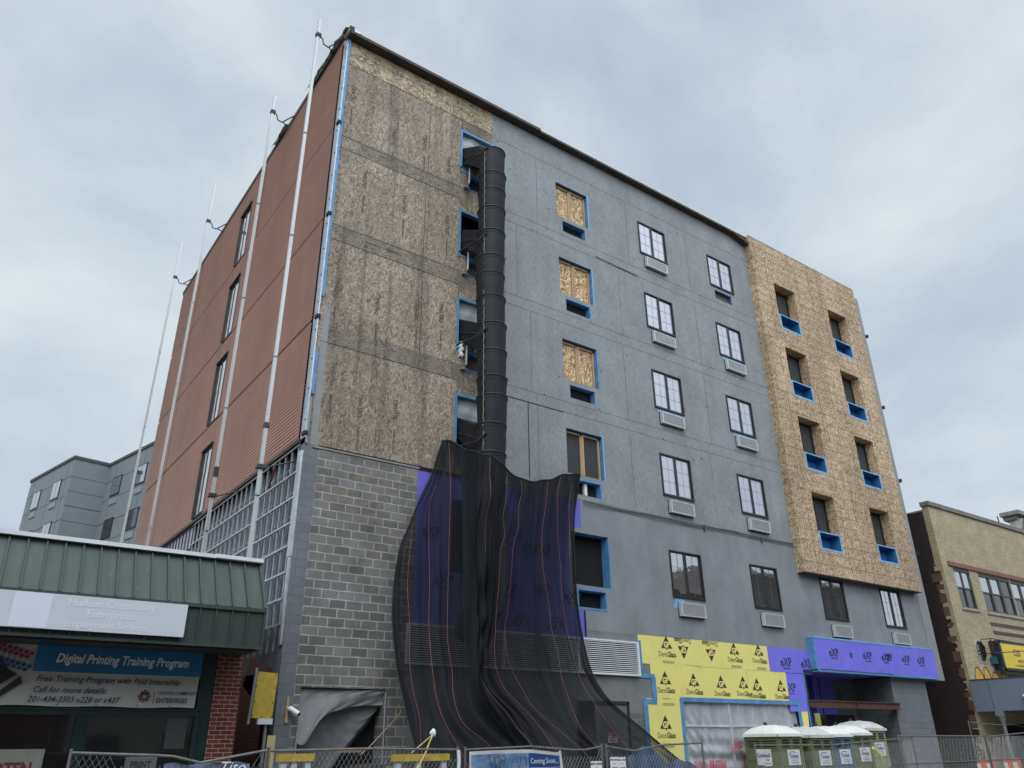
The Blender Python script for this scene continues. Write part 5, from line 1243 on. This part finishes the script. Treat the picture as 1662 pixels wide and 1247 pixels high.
# projecting yellow box sign
sg = thing('box_sign', 'yellow shop sign with a black frame on the beige brick wall', 'sign', (32.4, -.4, 4.85))
b = MB(); b.box(32.22, 37.5, -.40, -.02, 4.74, 5.98); b.box(32.2, 32.38, -.43, -.38, 4.74, 5.98); b.box(32.0, 37.5, -.43, -.38, 4.74, 4.84); b.box(32.0, 37.5, -.43, -.38, 5.88, 5.98)
for i, v in enumerate(b.v): b.v[i] = (v[0]-32.4, v[1]+.4, v[2]-4.85)
b.build('frame', plain('sign_black', (.018, .016, .03), .5), sg)
b = MB(); b.box(32.38, 37.5, -.415, -.40, 4.84, 5.88)
for i, v in enumerate(b.v): b.v[i] = (v[0]-32.4, v[1]+.4, v[2]-4.85)
b.build('sign_face', plain('sign_yellow', (.68, .50, .03), .45, .1, 3), sg)
b = MB(); b.text('CLB', .42, lambda a, c: (a+1.35, -.03, c+.66), bold=.02, sx=.9, mi=0); b.text('WINES YOUR', .15, lambda a, c: (a+1.7, -.03, c+.32), bold=.03, mi=1); b.text('NO. SUPERMARKET', .11, lambda a, c: (a+1.45, -.03, c+.12), bold=.03, mi=1)
b.build('sign_letters', [plain('sign_purple', (.28, .13, .14), .6), plain('sign_grey', (.22, .18, .06), .6)], sg)
b = MB(); b.tube([(-.9, .35, 1.15), (-.9, -.1, 1.15), (1.9, -1.2, .75)], .02, 6); b.tube([(-.85, .35, .55), (-.85, -.1, .55), (1.9, -1.2, .75)], .02, 6); b.tube([(-.9, -.05, 1.15), (-.88, -.05, .55)], .03, 6); b.build('bracket', MT['steel_dark'], sg)
b = MB(); b.box(31.95, 32.15, -.25, -.05, 5.0, 5.3); tag(b.build('lamp_box', plain('teal_metal', (.03, .10, .13), .5)), 'small teal metal box beside the yellow shop sign', 'electrical box')
# building with ornate cornice behind, far right
oc_ = thing('corniced_building', 'old building with an ornate scrolled cornice peeking over the beige parapet, far right', 'building', (0, 0, 0))
b = MB(); b.face([(69.4, 12, 0), (90, 12, 0), (90, 12, 18.6), (69.4, 12, 18.6)]); b.face([(69.4, 30, 0), (69.4, 12, 0), (69.4, 12, 18.6), (69.4, 30, 18.6)]); b.build('wall', plain('old_stone', (.30, .28, .25), .9, .25), oc_)
b = MB(); b.box(68.6, 90, 10.8, 12.4, 19.9, 20.25); b.box(68.9, 90, 11.3, 12.3, 19.55, 19.9); b.box(69.1, 90, 11.7, 12.3, 18.5, 18.9); b.build('cornice', plain('grey_cornice', (.20, .19, .175), .9, .3), oc_)
b = MB()
for k in range(14):
    x = 69.2+k*1.45; b.hexa([(x, 11.75, 17.6), (x+.4, 11.75, 17.6), (x+.4, 12, 17.6), (x, 12, 17.6), (x, 10.95, 19.6), (x+.4, 10.95, 19.6), (x+.4, 12, 19.6), (x, 12, 19.6)])
b.build('bracket', plain('pale_bracket_stone', (.42, .40, .36), .9, .3), oc_)
b = MB(); b.tube([(44.45, 3, 11.5), (44.36, 3, 14.2)], .06, 8, r2=.035); tag(b.build('vent_pipe'.replace('vent_pipe', 'roof_vent_pipe'), MT['steel_dark']), 'thin dark pipe sticking up behind the beige parapet', 'pipe')

# ================================================================== PORTABLE TOILETS
def toilet(x, y, mat, roofmat, label, h=2.15, sticker=True, wdt=1.10, dep=1.22, vent=MT['steel_dark']):
    t = thing('portable_toilet', label, 'portable toilet', (x, y, .11), 'portable toilets lined up at the entrance'); H = h-.11; W, D = wdt, dep
    b = MB(); b.box(.02, W-.02, .03, D-.02, .06, H)
    for xx in (0, W-.05): b.box(xx, xx+.05, 0, .06, .04, H)
    for xx in (0, W-.05): b.box(xx, xx+.05, D-.05, D, .04, H)
    for yy in (.15, .45, .75): b.box(.0, .02, yy, yy+.2, .25, H-.75); b.box(W-.02, W, yy, yy+.2, .25, H-.75)
    for yy0, yy1 in ((.1, D*.47), (D*.52, D-.12)):
        b.box(.008, .02, yy0, yy1, H-.34, H-.08)
    b.box(-.005, .02, .05, D-.05, H-.66, H-.62)
    bd = b.build('body', mat, t)
    b = MB()
    for yy0, yy1 in ((.12, D*.46), (D*.54, D-.14)):
        for q in range(3): b.box(-.006, .018, yy0, yy1, H-.30+q*.07, H-.275+q*.07)
    b.build('side_vent_slot', MT['void'], bd)
    b = MB(); b.box(.06, W-.06, -.005, .03, .08, H-.02); b.box(.10, W*.46, -.02, 0, H-.32, H-.05); b.box(W*.54, W-.12, -.02, 0, H-.32, H-.05); b.box(.08, W-.08, -.022, 0, H-.80, H-.76)
    b.box(.12, .2, -.018, 0, .3, H-.84); b.box(W*.45, W*.55, -.018, 0, .3, H-.84); b.box(W-.22, W-.14, -.018, 0, .3, H-.84); dr = b.build('door', mat, t)
    b = MB()
    for x0, x1 in ((.13, W*.43), (W*.57, W-.15)):
        for q in range(3): b.hexa([(x0, -.045, H-.28+q*.075), (x1, -.045, H-.28+q*.075), (x1, -.01, H-.25+q*.075), (x0, -.01, H-.25+q*.075), (x0, -.045, H-.268+q*.075), (x1, -.045, H-.268+q*.075), (x1, -.01, H-.235+q*.075), (x0, -.01, H-.235+q*.075)])
    b.build('door_louvre', MT['void'], dr)
    b = MB(); b.box(W-.16, W-.10, -.05, 0, .95, 1.12); b.build('door_latch', MT['steel_dark'], dr)
    # domed ribbed roof
    b = MB(); nx, ny = 14, 24; e = .05
    def rz(u, v): 
        s_ = (1-abs(2*u-1)**2.4)*(1-abs(2*v-1)**2.8)
        return H-.01+.05+.24*s_**.55+(.012 if (int(v*ny) % 5) in (0,) else 0)*(s_ > .1)
    i0 = 0
    for j in range(ny+1):
        for i in range(nx+1): u, v = i/nx, j/ny; b.v.append((-e+(W+2*e)*u, -e+(D+2*e)*v, rz(u, v)))
    for j in range(ny):
        for i in range(nx): a = j*(nx+1)+i; b.f.append((a, a+1, a+nx+2, a+nx+1)); b.m.append(0)
    ro_ = b.build('roof', roofmat, t, smooth=True)
    b = MB(); b.box(-e-.005, W+e+.005, -e-.005, -e+.02, H-.03, H+.05); b.box(-e-.005, W+e+.005, D+e-.02, D+e+.005, H-.03, H+.05); b.box(-e-.005, -e+.02, -e, D+e, H-.03, H+.05); b.box(W+e-.02, W+e+.005, -e, D+e, H-.03, H+.05); b.build('roof_rim', roofmat, ro_)
    b = MB(); b.tube([(W*.78, D*.85, H-.1), (W*.78, D*.85, H+.38)], .055, 12); b.build('vent_pipe', vent, t)
    b = MB(); b.box(W*.28, W*.80, -.030, -.024, H-.78, H-.38); sk = b.build('sticker', plain('sticker_white', (.62, .62, .64), .5) if 'sticker_white' not in bpy.data.materials else bpy.data.materials['sticker_white'], t)
    b = MB(); cx_ = W*.54; b.text('United', .15, lambda a, c: (cx_+a, -.033, H-.55+c), bold=.03, sx=.95)
    b.tube([(cx_-.22, -.033, H-.52), (cx_-.17, -.033, H-.45), (cx_-.05, -.033, H-.425), (cx_+.08, -.033, H-.45)], .010, 4)
    b.build('sticker_lettering', plain('sticker_navy', (.03, .03, .16), .5, bump=0) if 'sticker_navy' not in bpy.data.materials else bpy.data.materials['sticker_navy'], sk)
    b = MB(); b.text('SITE SERVICES', .05, lambda a, c: (cx_+a, -.033, H-.66+c), bold=.02); b.text('800-864-5387', .06, lambda a, c: (cx_+a, -.033, H-.72+c), bold=.02)
    b.build('sticker_small_print', plain('sticker_grey', (.2, .2, .3), .5, bump=0) if 'sticker_grey' not in bpy.data.materials else bpy.data.materials['sticker_grey'], sk)
    if sticker == 2:
        b = MB(); b.box(-.012, -.006, .30, .86, H-.78, H-.36); s3 = b.build('sticker', bpy.data.materials['sticker_white'], t)
        b = MB(); b.text('United', .17, lambda a, c: (-.015, .58-a, H-.53+c), bold=.03, sx=.95); b.build('sticker_lettering', bpy.data.materials['sticker_navy'], s3)
        b = MB(); b.box(-.016, -.013, .33, .58, H-.80, H-.58); b.build('patch_sticker', MT['white'], s3)
        b = MB(); b.text('SITE', .08, lambda a, c: (-.018, .45-a, H-.65+c), bold=.03); b.text('SERVICE', .06, lambda a, c: (-.018, .45-a, H-.74+c), bold=.03); b.build('sticker_small_print', MT['ink'], s3)
    return t
toilet(14.40, -1.5, MT['toilet_green'], MT['toilet_roof'], 'olive green portable toilet with a cream ribbed roof, nearest the plastic covered opening', 2.17, 2)
toilet(15.90, -1.5, MT['toilet_green'], MT['toilet_roof_grey'], 'olive green portable toilet with a dirty grey roof, next to the blue one', 2.13)
toilet(17.03, -1.45, MT['toilet_blue'], MT['toilet_roof'], 'slate blue portable toilet with a white roof, the only blue one', 2.15, True, 1.10)
toilet(18.20, -1.4, MT['toilet_green'], MT['toilet_roof'], 'olive green portable toilet with a bright white roof, between blue and pale green ones', 2.19)
toilet(19.42, -1.2, MT['toilet_light'], MT['toilet_roof_grey'], 'pale green portable toilet, tallest of the row and closest to the grey pier', 2.33)
b = MB(); q = [at(1417, 1214, -1.75), at(1431, 1229, -1.7)]; b.tube(q, .05, 6); tag(b.build('caution_ribbon', plain('yellow_ribbon', (.70, .60, .03), .5)), 'short yellow ribbon fluttering in front of the pale green portable toilet', 'ribbon')

# ================================================================== CHAIN LINK FENCING
galv = plain('weathered_fence_tube', (.17, .165, .155), .55, .3, 8, .5)
wire = plain('fence_wire', (.30, .31, .31), .5, .15, 10, .5)
def fence(label, pts, Y, z0=.12, z1=None, group='chain link fence panels along the pavement', pitch=.085, posts=True, midrail=None, wirer=.0022, name='chain_link_fence'):
    # pts: top rail as [(x, z)], panel in the plane y = Y (or per point 3-tuples)
    P3 = [(p[0], Y, p[1]) if len(p) == 2 else p for p in pts]
    x0, x1 = P3[0][0], P3[-1][0]; t = thing(name, label, 'fence', (x0, P3[0][1], .11), group)
    off = Vector((x0, P3[0][1], .11)); loc = lambda p: tuple(Vector(p)-off)
    b = MB(); b.tube([loc(p) for p in P3], .019, 8); b.build('top_rail', galv, t)
    if posts:
        for p in (P3[0], P3[-1]):
            b = MB(); b.tube([loc((p[0], p[1], .11)), loc((p[0], p[1], p[2]+.05))], .021, 8); b.build('post', galv, t)
    def top(x):
        for a, c in zip(P3, P3[1:]):
            if a[0] <= x <= c[0]: f = (x-a[0])/(c[0]-a[0]); return a[2]+(c[2]-a[2])*f, a[1]+(c[1]-a[1])*f
        return P3[-1][2], P3[-1][1]
    if midrail:
        b = MB(); b.tube([loc((x0, P3[0][1], midrail)), loc((x1, P3[-1][1], midrail))], .016, 6); b.build('mid_rail', galv, t)
    b = MB(); x = x0-2; zb = 1.05        # the mesh hangs from the rail; its lower part continues to the ground
    zb = .2
    while x < x1:
        for sg_ in (1, -1):
            pts2 = []
            n = 12
            for k in range(n+1):
                zz = zb+(2.1-zb)*k/n; xx = x+(sg_*(zz-zb)*.62 if sg_ > 0 else (2.1-zb)*.62-(zz-zb)*.62)
                if x0 <= xx <= x1:
                    tz, ty = top(xx)
                    if zz <= tz: pts2.append(loc((xx, ty+.004*sg_, zz)))
            if len(pts2) >= 2: b.tube([pts2[0], pts2[-1]], wirer, 3, False)
        x += pitch
    b.build('wire_mesh', wire, t)
    return t
FYY = -4.0
fence('sagging fence panel before the green shopfront, its top rail bent down near the brick pier', [(-4.25, 1.965), (-3.09, 1.915), (-2.9, 1.90), (-2.51, 1.81), (-1.53, 1.965)], -4.0)
fence('straight fence panel in front of the block wall opening', [(-1.49, 1.955), (.22, 1.97), (1.95, 1.935)], -4.0)
fence('long fence panel carrying the coming soon banner, bent at its right end', [(2.10, 1.93), (3.56, 1.97), (4.6, 1.90), (4.95, 1.90), (5.36, 1.955)], -4.02)
fence('fence panel dented in the middle, between the steel door and the yellow sheathing', [(5.50, 1.955), (6.28, 1.86), (7.05, 1.965), (8.36, 2.0)], -4.0)
fence('fence panel in front of the portable toilets, its rail rising to the right', [(10.17, 1.935), (13.22, 1.915), (15.0, 1.99), (17.1, 2.07)], -4.0)
fence('fence panel with a mid rail before the grey painted pier', [(16.3, 2.12, ), (21.2, 2.10)], -4.05, midrail=1.42)
fence('fence panel with a mid rail and a white notice, at the far right', [(21.4, 2.08), (24.2, 2.19), (27.4, 2.3)], -4.0, midrail=1.42)
fence('leaning fence panel behind the others, beside the beige brick corner', [(26.3, 2.60), (28.4, 2.52), (30.0, 2.53), (33.0, 2.2)], -1.2, pitch=.12)
# concrete feet, unseen but real
# ---- banner on the fence
def quadp(name, mat, x0, x1, z0, z1, y, label, cat, group=None, th=.006):
    b = MB(); b.box(x0, x1, y-th, y, z0, z1); return tag(b.build(name, mat), label, cat, group)
bn = MB(); x0, x1 = 2.16, 4.28
cloth(bn, lambda u, v: (x0+(x1-x0)*u+(.05*math.sin(v*3) if u > .97 else 0), -4.06-.012*math.sin(u*11+v*5)-.01*math.sin(u*31), 1.90+.02*math.sin(u*3)-.05*max(0, u-.65)*3*(1-v)*(1 if u < .97 else .2)-1.15*v), 60, 30)
m = M('printed_fence_banner'); uvn = m.n('ShaderNodeUVMap').outputs[0]
sp = m.n('ShaderNodeSeparateXYZ'); m.l(uvn, sp.inputs[0]); cl = m.noise(3.2, 5, .6, .4, m.mapv((1.3, 1.6, 1), src=uvn))
sk_ = m.ramp(cl, [(.38, (.055, .15, .29)), (.52, (.16, .26, .38)), (.66, (.38, .36, .38))])
c = m.mix(m.math('GREATER_THAN', sp.outputs['X'], .62), sk_, (.02, .065, .20))
ed = m.math('MAXIMUM', m.math('MAXIMUM', m.math('LESS_THAN', sp.outputs['X'], .015), m.math('GREATER_THAN', sp.outputs['X'], .978)), m.math('LESS_THAN', sp.outputs['Y'], .05))
c = m.mix(ed, c, (.52, .52, .52)); m.set(c, .45)
fbn = bn.build('banner', m.m, None, smooth=True); tag(fbn, 'sky blue and navy banner on the fence announcing a coming building', 'banner')
b = MB(); b.text('Coming Soon...', .13, FY(-4.095, 3.83, 1.72), sx=.82, bold=.01); b.text('Fine Dining', .13, FY(-4.095, 3.72, 1.47), sx=.82, bold=.01); b.box(3.5, 4.22, -4.096, -4.092, 1.605, 1.612); b.build('banner_lettering', plain('banner_pale_letters', (.55, .60, .68), .5), fbn)
b = MB(); rr = random.Random(6)
for k in range(9):
    x = 2.55+k*.10; z = 1.35+.06*k*(k < 6); pts = [(x, -4.09, z), (x+.06+.05*rr.random(), -4.09, z+.25), (x+.02, -4.09, z+.42+.1*rr.random()), (x+.1*rr.random(), -4.09, z+.3)]; pts = [(a, y_, min(c_, 1.83)) for a, y_, c_ in pts]; b.tube(pts, .004, 4)
b.tube([(2.62, -4.09, 1.7), (2.7, -4.09, 1.8), (2.9, -4.09, 1.82), (2.95, -4.09, 1.76), (2.7, -4.09, 1.66)], .004, 4); b.build('scrawled_line', MT['ink'], fbn)
# ---- fence notices
def notice(x0, x1, z1, label, lines):
    s = quadp('fence_notice', MT['white'], x0, x1, z1-.35, z1, -4.03, label, 'sign', 'white rental notices wired to the fence')
    b = MB()
    for k, (t_, sz) in enumerate(lines): b.text(t_, sz, FY(-4.039, (x0+x1)/2, z1-.05-k*.07), bold=.04, sx=.8)
    b.build('notice_lettering', plain('notice_blue', (.05, .05, .12), .5) if 'notice_blue' not in bpy.data.materials else bpy.data.materials['notice_blue'], s)
notice(5.04, 5.33, 1.69, 'single small white rental notice left of the fence post', [('RENT-A-FENCE', .055), ('Call', .03), ('1-800-335-2762', .04)])
notice(5.56, 5.78, 1.755, 'white rental notice right of the fence post, left one of a pair', [('RENT-A-FENCE', .04), ('A Better Fence', .02), ('1-800-335-2762', .032)])
notice(5.79, 5.98, 1.75, 'white rental notice right of the fence post, right one of a pair', [('RENT-A-FENCE', .036), ('A Better Fence', .02), ('1-800-335-2762', .03)])
s = quadp('site_notice', plain('grey_notice', (.42, .44, .47), .5), 23.76, 24.8, 1.0, 1.95, -4.06, 'large white notice on the fence at the right edge of the picture', 'sign')
b = MB()
for k in range(4): b.box(23.95, 24.7, -4.07, -4.062, 1.62-.12*k, 1.655-.12*k)
b.box(24.15, 24.3, -4.07, -4.062, 1.74, 1.9); b.build('notice_lines', plain('notice_dark', (.12, .14, .2), .5), s)
s = quadp('paper_notice', plain('grey_paper', (.09, .09, .088), .8), -3.55, -3.13, 1.0, 1.905, -4.02, 'dull grey paper notice on the sagging fence panel', 'sign')
b = MB(); b.text('PRINT', .12, FY(-4.03, -3.34, 1.80), bold=.02, sx=.85); b.text('&', .12, FY(-4.03, -3.34, 1.66), bold=.02); b.build('notice_lettering', MT['ink'], s)
# ---- blue tarpaulins and odds and ends behind the fence
tarpm = plain('navy_tarpaulin', (.035, .06, .11), .6, .25, 3)
def tarp(name, x0, x1, z0, z1, Y, label, dome=.0, mat=None):
    b = MB(); cloth(b, lambda u, v: (x0+(x1-x0)*u, Y-.18*math.sin(v*1.4)-.03*math.sin(u*13+v*4), z0+(z1-z0)*(1-v)+dome*math.sin(u*math.pi)*(1-v)+.02*math.sin(u*17)), 30, 14); return tag(b.build(name, mat or tarpm, None, smooth=True), label, 'tarpaulin')
tp1 = tarp('tarpaulin', -3.0, -1.75, .5, 1.80, -3.92, 'blue grey tarpaulin with white scrawl behind the sagging fence panel', .0, plain('blue_grey_tarpaulin', (.09, .12, .18), .6, .2, 3))
b = MB(); b.text('Tito', .2, lambda a, c: (-2.05+a, -4.03, 1.74+c), shear=.3, sx=1.2); b.build('scrawl', MT['white'], tp1)
tarp('tarpaulin', 6.45, 7.5, .5, 1.72, -3.6, 'dark navy tarpaulin heaped behind the dented fence panel', .22)
tarp('tarpaulin', 8.2, 9.3, .4, 1.52, -2.9, 'low navy tarpaulin beside the foot of the yellow sheathing', .12)
# fork frames with yellow tops seen through the mesh
ym = plain('worn_yellow_paint', (.42, .29, .03), .6, .25, 6)
for k, (x0, x1, z, lb) in enumerate(((-.82, -.18, 1.90, 'short yellow beam on white posts at the left of the block opening'), (2.05-.65, 2.05+.55, 1.86, 'longer yellow beam on white posts at the right of the block opening'))):
    t = thing('barrier_frame', lb, 'barrier', (x0, -2.6, .1), 'yellow topped barrier frames behind the fence')
    b = MB(); b.box(0, x1-x0, -.08, .08, z-.22, z-.1) ; b.build('top_beam', ym, t)
    for xx in (.1, (x1-x0)*.45, x1-x0-.1):
        b = MB(); b.box(xx-.05, xx+.05, -.05, .05, 0, z-.22); b.build('post', plain('chalky_white_paint', (.45, .46, .48), .7, .2) if 'chalky_white_paint' not in bpy.data.materials else bpy.data.materials['chalky_white_paint'], t)
b = MB(); rr = random.Random(14)
for k in range(60):
    x = rr.uniform(.1, 2.4); z = 1.15+.62*rr.random()*(1-abs(x-1.2)/1.6); s_ = rr.uniform(.05, .16); b.box(x-s_*1.4, x+s_*1.4, -2.2+rr.uniform(-.3, .3), -1.8+rr.uniform(-.2, .2), z-s_*.5, z+s_*.5)
b.box(.05, 2.45, -2.4, -1.6, .1, 1.5)
tag(b.build('rubble_pile', plain('dark_rubble', (.05, .043, .038), .95, .5, 5)), kind='stuff')
b = MB(); b.box(.55, 1.1, -1.9, -1.5, 1.90, 1.945); tag(b.build('plywood_trestle', plain('grimy_plywood', (.22, .15, .09), .8)), 'plywood offcut lying on the pile below the torn sheeting', 'board')
# torn sheeting in the block opening
b = MB()
def torn(u, v):
    x = .5+2.0*u; zt = 3.15; zb = 1.9-.9*(1-u)+1.05*max(0, u-.0)**2.2
    zb = 2.05+.85*u**1.5 if v < .0 else zb
    z = zt-(zt-(2.42+.42*math.sin(min(u*1.15, 1)*1.57)))*v
    return (x, .06+.03*math.sin(u*5+v*4)-.12*v*math.exp(-((u-.12)/.25)**2)+.010*math.sin(u*27+v*11+2*math.sin(v*6)), z-.42*v*math.exp(-((u-.06)/.13)**2))
cloth(b, torn, 60, 20)
def torn2(u, v):
    a = (.52+1.95*v**.85, 3.0-.12*v); c_ = (.52+.9*v+.95*v*v, .9+1.75*v**2.0)
    x = a[0]+(c_[0]-a[0])*u; z = a[1]+(c_[1]-a[1])*u
    return (x, .24+.03*math.sin(u*5+v*2)+.035*math.sin((u+v*1.6)*6+math.sin(u*7))+.008*math.sin((u-v)*31+3*math.sin(v*5)), z)
b2 = MB(); cloth(b2, torn2, 60, 50)
tag(b2.build('torn_sheet', film('dark_torn_sheeting', (.15, .155, .16), .9, .85, (2, 2, 1), .15), None, smooth=True), 'dark grey plastic sheet hanging slack inside the block wall opening', 'plastic sheet')
tag(b.build('torn_sheet', film('grey_torn_sheeting', (.25, .255, .26), .86, .85, (2, 2, 1), .2), None, smooth=True), 'torn grey plastic sheeting billowing in the block wall opening', 'plastic sheet')
b = MB(); b.tube([(2.5, -.03, .1), (2.5, -.03, 3.1)], .02, 6); b.tube([(.5, -.03, .1), (.47, -.04, 1.4), (.5, -.03, 2.3)], .025, 6); tag(b.build('white_cable', MT['galv_dull']), 'grey cables running up both edges of the block wall opening', 'cable')
# ropes
b = MB(); p0, p1, p2 = at(703, 1192, -1.6), at(690, 1224, -2.6), at(676, 1250, -3.4); b.tube([p0, p0.lerp(p1, .5)+Vector((0, 0, .02)), p1, p2], .016, 6); b.tube([p0, at(694, 1200, -1.8), at(668, 1222, -2.4)], .012, 6)
tag(b.build('yellow_rope', plain('yellow_rope', (.55, .42, .14), .8)), 'yellow rope pulled down from a white rag to the fence', 'rope')
b = MB(); p = at(663, 1195, -1.6)
def knot(u, v): return (p0.x-.0+.07*math.sin(v*math.pi)*math.cos(u*6.283)*(1+.3*math.sin(u*19)), p0.y+.06*math.sin(v*math.pi)*math.sin(u*6.283), p0.z+.02-.11*math.cos(v*math.pi)*.7+.02*math.sin(u*13))
cloth(b, knot, 16, 10); tag(b.build('rag', MT['white'], None, smooth=True), 'small white rag knotted round the yellow rope', 'rag')
b = MB(); b.tube([at(646, 1143, -.05), at(651, 1155, -.1), at(643, 1166, -.2), at(600, 1212, -1.2), at(585, 1225, -1.6)], .010, 5); tag(b.build('thin_cord', MT['wood']), 'thin pale cord hanging from a hook in the block wall', 'cord')
b = MB(); b.tube([at(743, 1218, -4.06)+Vector((0, 0, -.25*k)) +Vector((.02*math.sin(k*2.1), -.02, 0)) for k in [i*.2 for i in range(12)]], .03, 6); tag(b.build('knotted_cloth_strip', MT['coping']), 'knotted white cloth strip tied round the fence post beside the banner', 'cloth strip')
# orange and white barricades, bottom right
for k, (px, lb) in enumerate(((1588, 'orange and white plastic barricade, left one of two at the bottom right'), (1632, 'orange and white plastic barricade, right one of two at the bottom right'))):
    p = at(px, 1240, -3.2); t = thing('barricade', lb, 'barricade', (p.x, -3.2, .11), 'plastic barricades by the right hand fence')
    b = MB(); b.box(0, 1.0, -.05, .05, .75, 1.18); b.box(.02, .1, -.12, .12, 0, .8); b.box(.9, .98, -.12, .12, 0, .8); b.build('board', plain('barricade_white', (.75, .70, .62), .5), t) if k == 0 else b.build('board', bpy.data.materials['barricade_white'], t)
    b = MB(); b.box(.05, .4, -.06, .06, 1.0, 1.26); b.box(.75, .98, -.06, .06, 1.0, 1.3); b.build('orange_cap', plain('barricade_orange', (.65, .12, .05), .5) if k == 0 else bpy.data.materials['barricade_orange'], t)

# ================================================================== BUILDINGS ACROSS THE STREET (added, unseen behind the camera; they shade the ground floors and show in the glass)
def row_house(x0, x1, h, mat, lb, n):
    t = thing('added_row_building', lb, 'building', (x0, -25.5, 0))
    b = MB(); W = x1-x0; hs = []
    for k in range(n):
        for f_ in range(int(h//3.4)): a = W*(k+.28)/n; hs.append((a, a+W*.44/n, .9+f_*3.4, 2.6+f_*3.4))
    for a, b__, c, d in cells(0, W, 0, h, hs): b.face([(b__, 0, c), (a, 0, c), (a, 0, d), (b__, 0, d)])
    b.face([(0, 0, 0), (0, -14, 0), (0, -14, h), (0, 0, h)]); b.face([(W, -14, 0), (W, 0, 0), (W, 0, h), (W, -14, h)]); b.face([(0, 0, h), (W, 0, h), (W, -14, h), (0, -14, h)]); b.face([(0, -14, 0), (W, -14, 0), (W, -14, h), (0, -14, h)])
    b.build('wall', mat, t)
    for a, b__, c, d in hs:
        p = MB(); p.face([(b__, -.15, c), (a, -.15, c), (a, -.15, d), (b__, -.15, d)]); p.build('window', MT['glass_dark'], t)
    b = MB(); b.box(-.1, W+.1, -.3, .35, h-.35, h+.15); b.build('cornice', MT['sill'], t)
row_house(-30, -16, 14.5, MT['beige'], 'added beige brick row building across the street, behind the viewer to the left', 4)
row_house(-15.5, -1, 16, MT['redbrick'], 'added red brick row building across the street, straight behind the viewer', 4)
row_house(-.5, 15, 14, plain('pale_render_wall', (.33, .31, .28), .9), 'added pale rendered row building across the street, behind the viewer to the right', 5)
row_house(15.5, 44, 13, bpy.data.materials['red_brick'], 'added long red brick row building across the street, far to the right', 6)
row_house(44.5, 68, 15.3, plain('dark_brown_render', (.10, .085, .075), .9), 'added dark brown rendered row building across the street, farthest along to the right', 9)
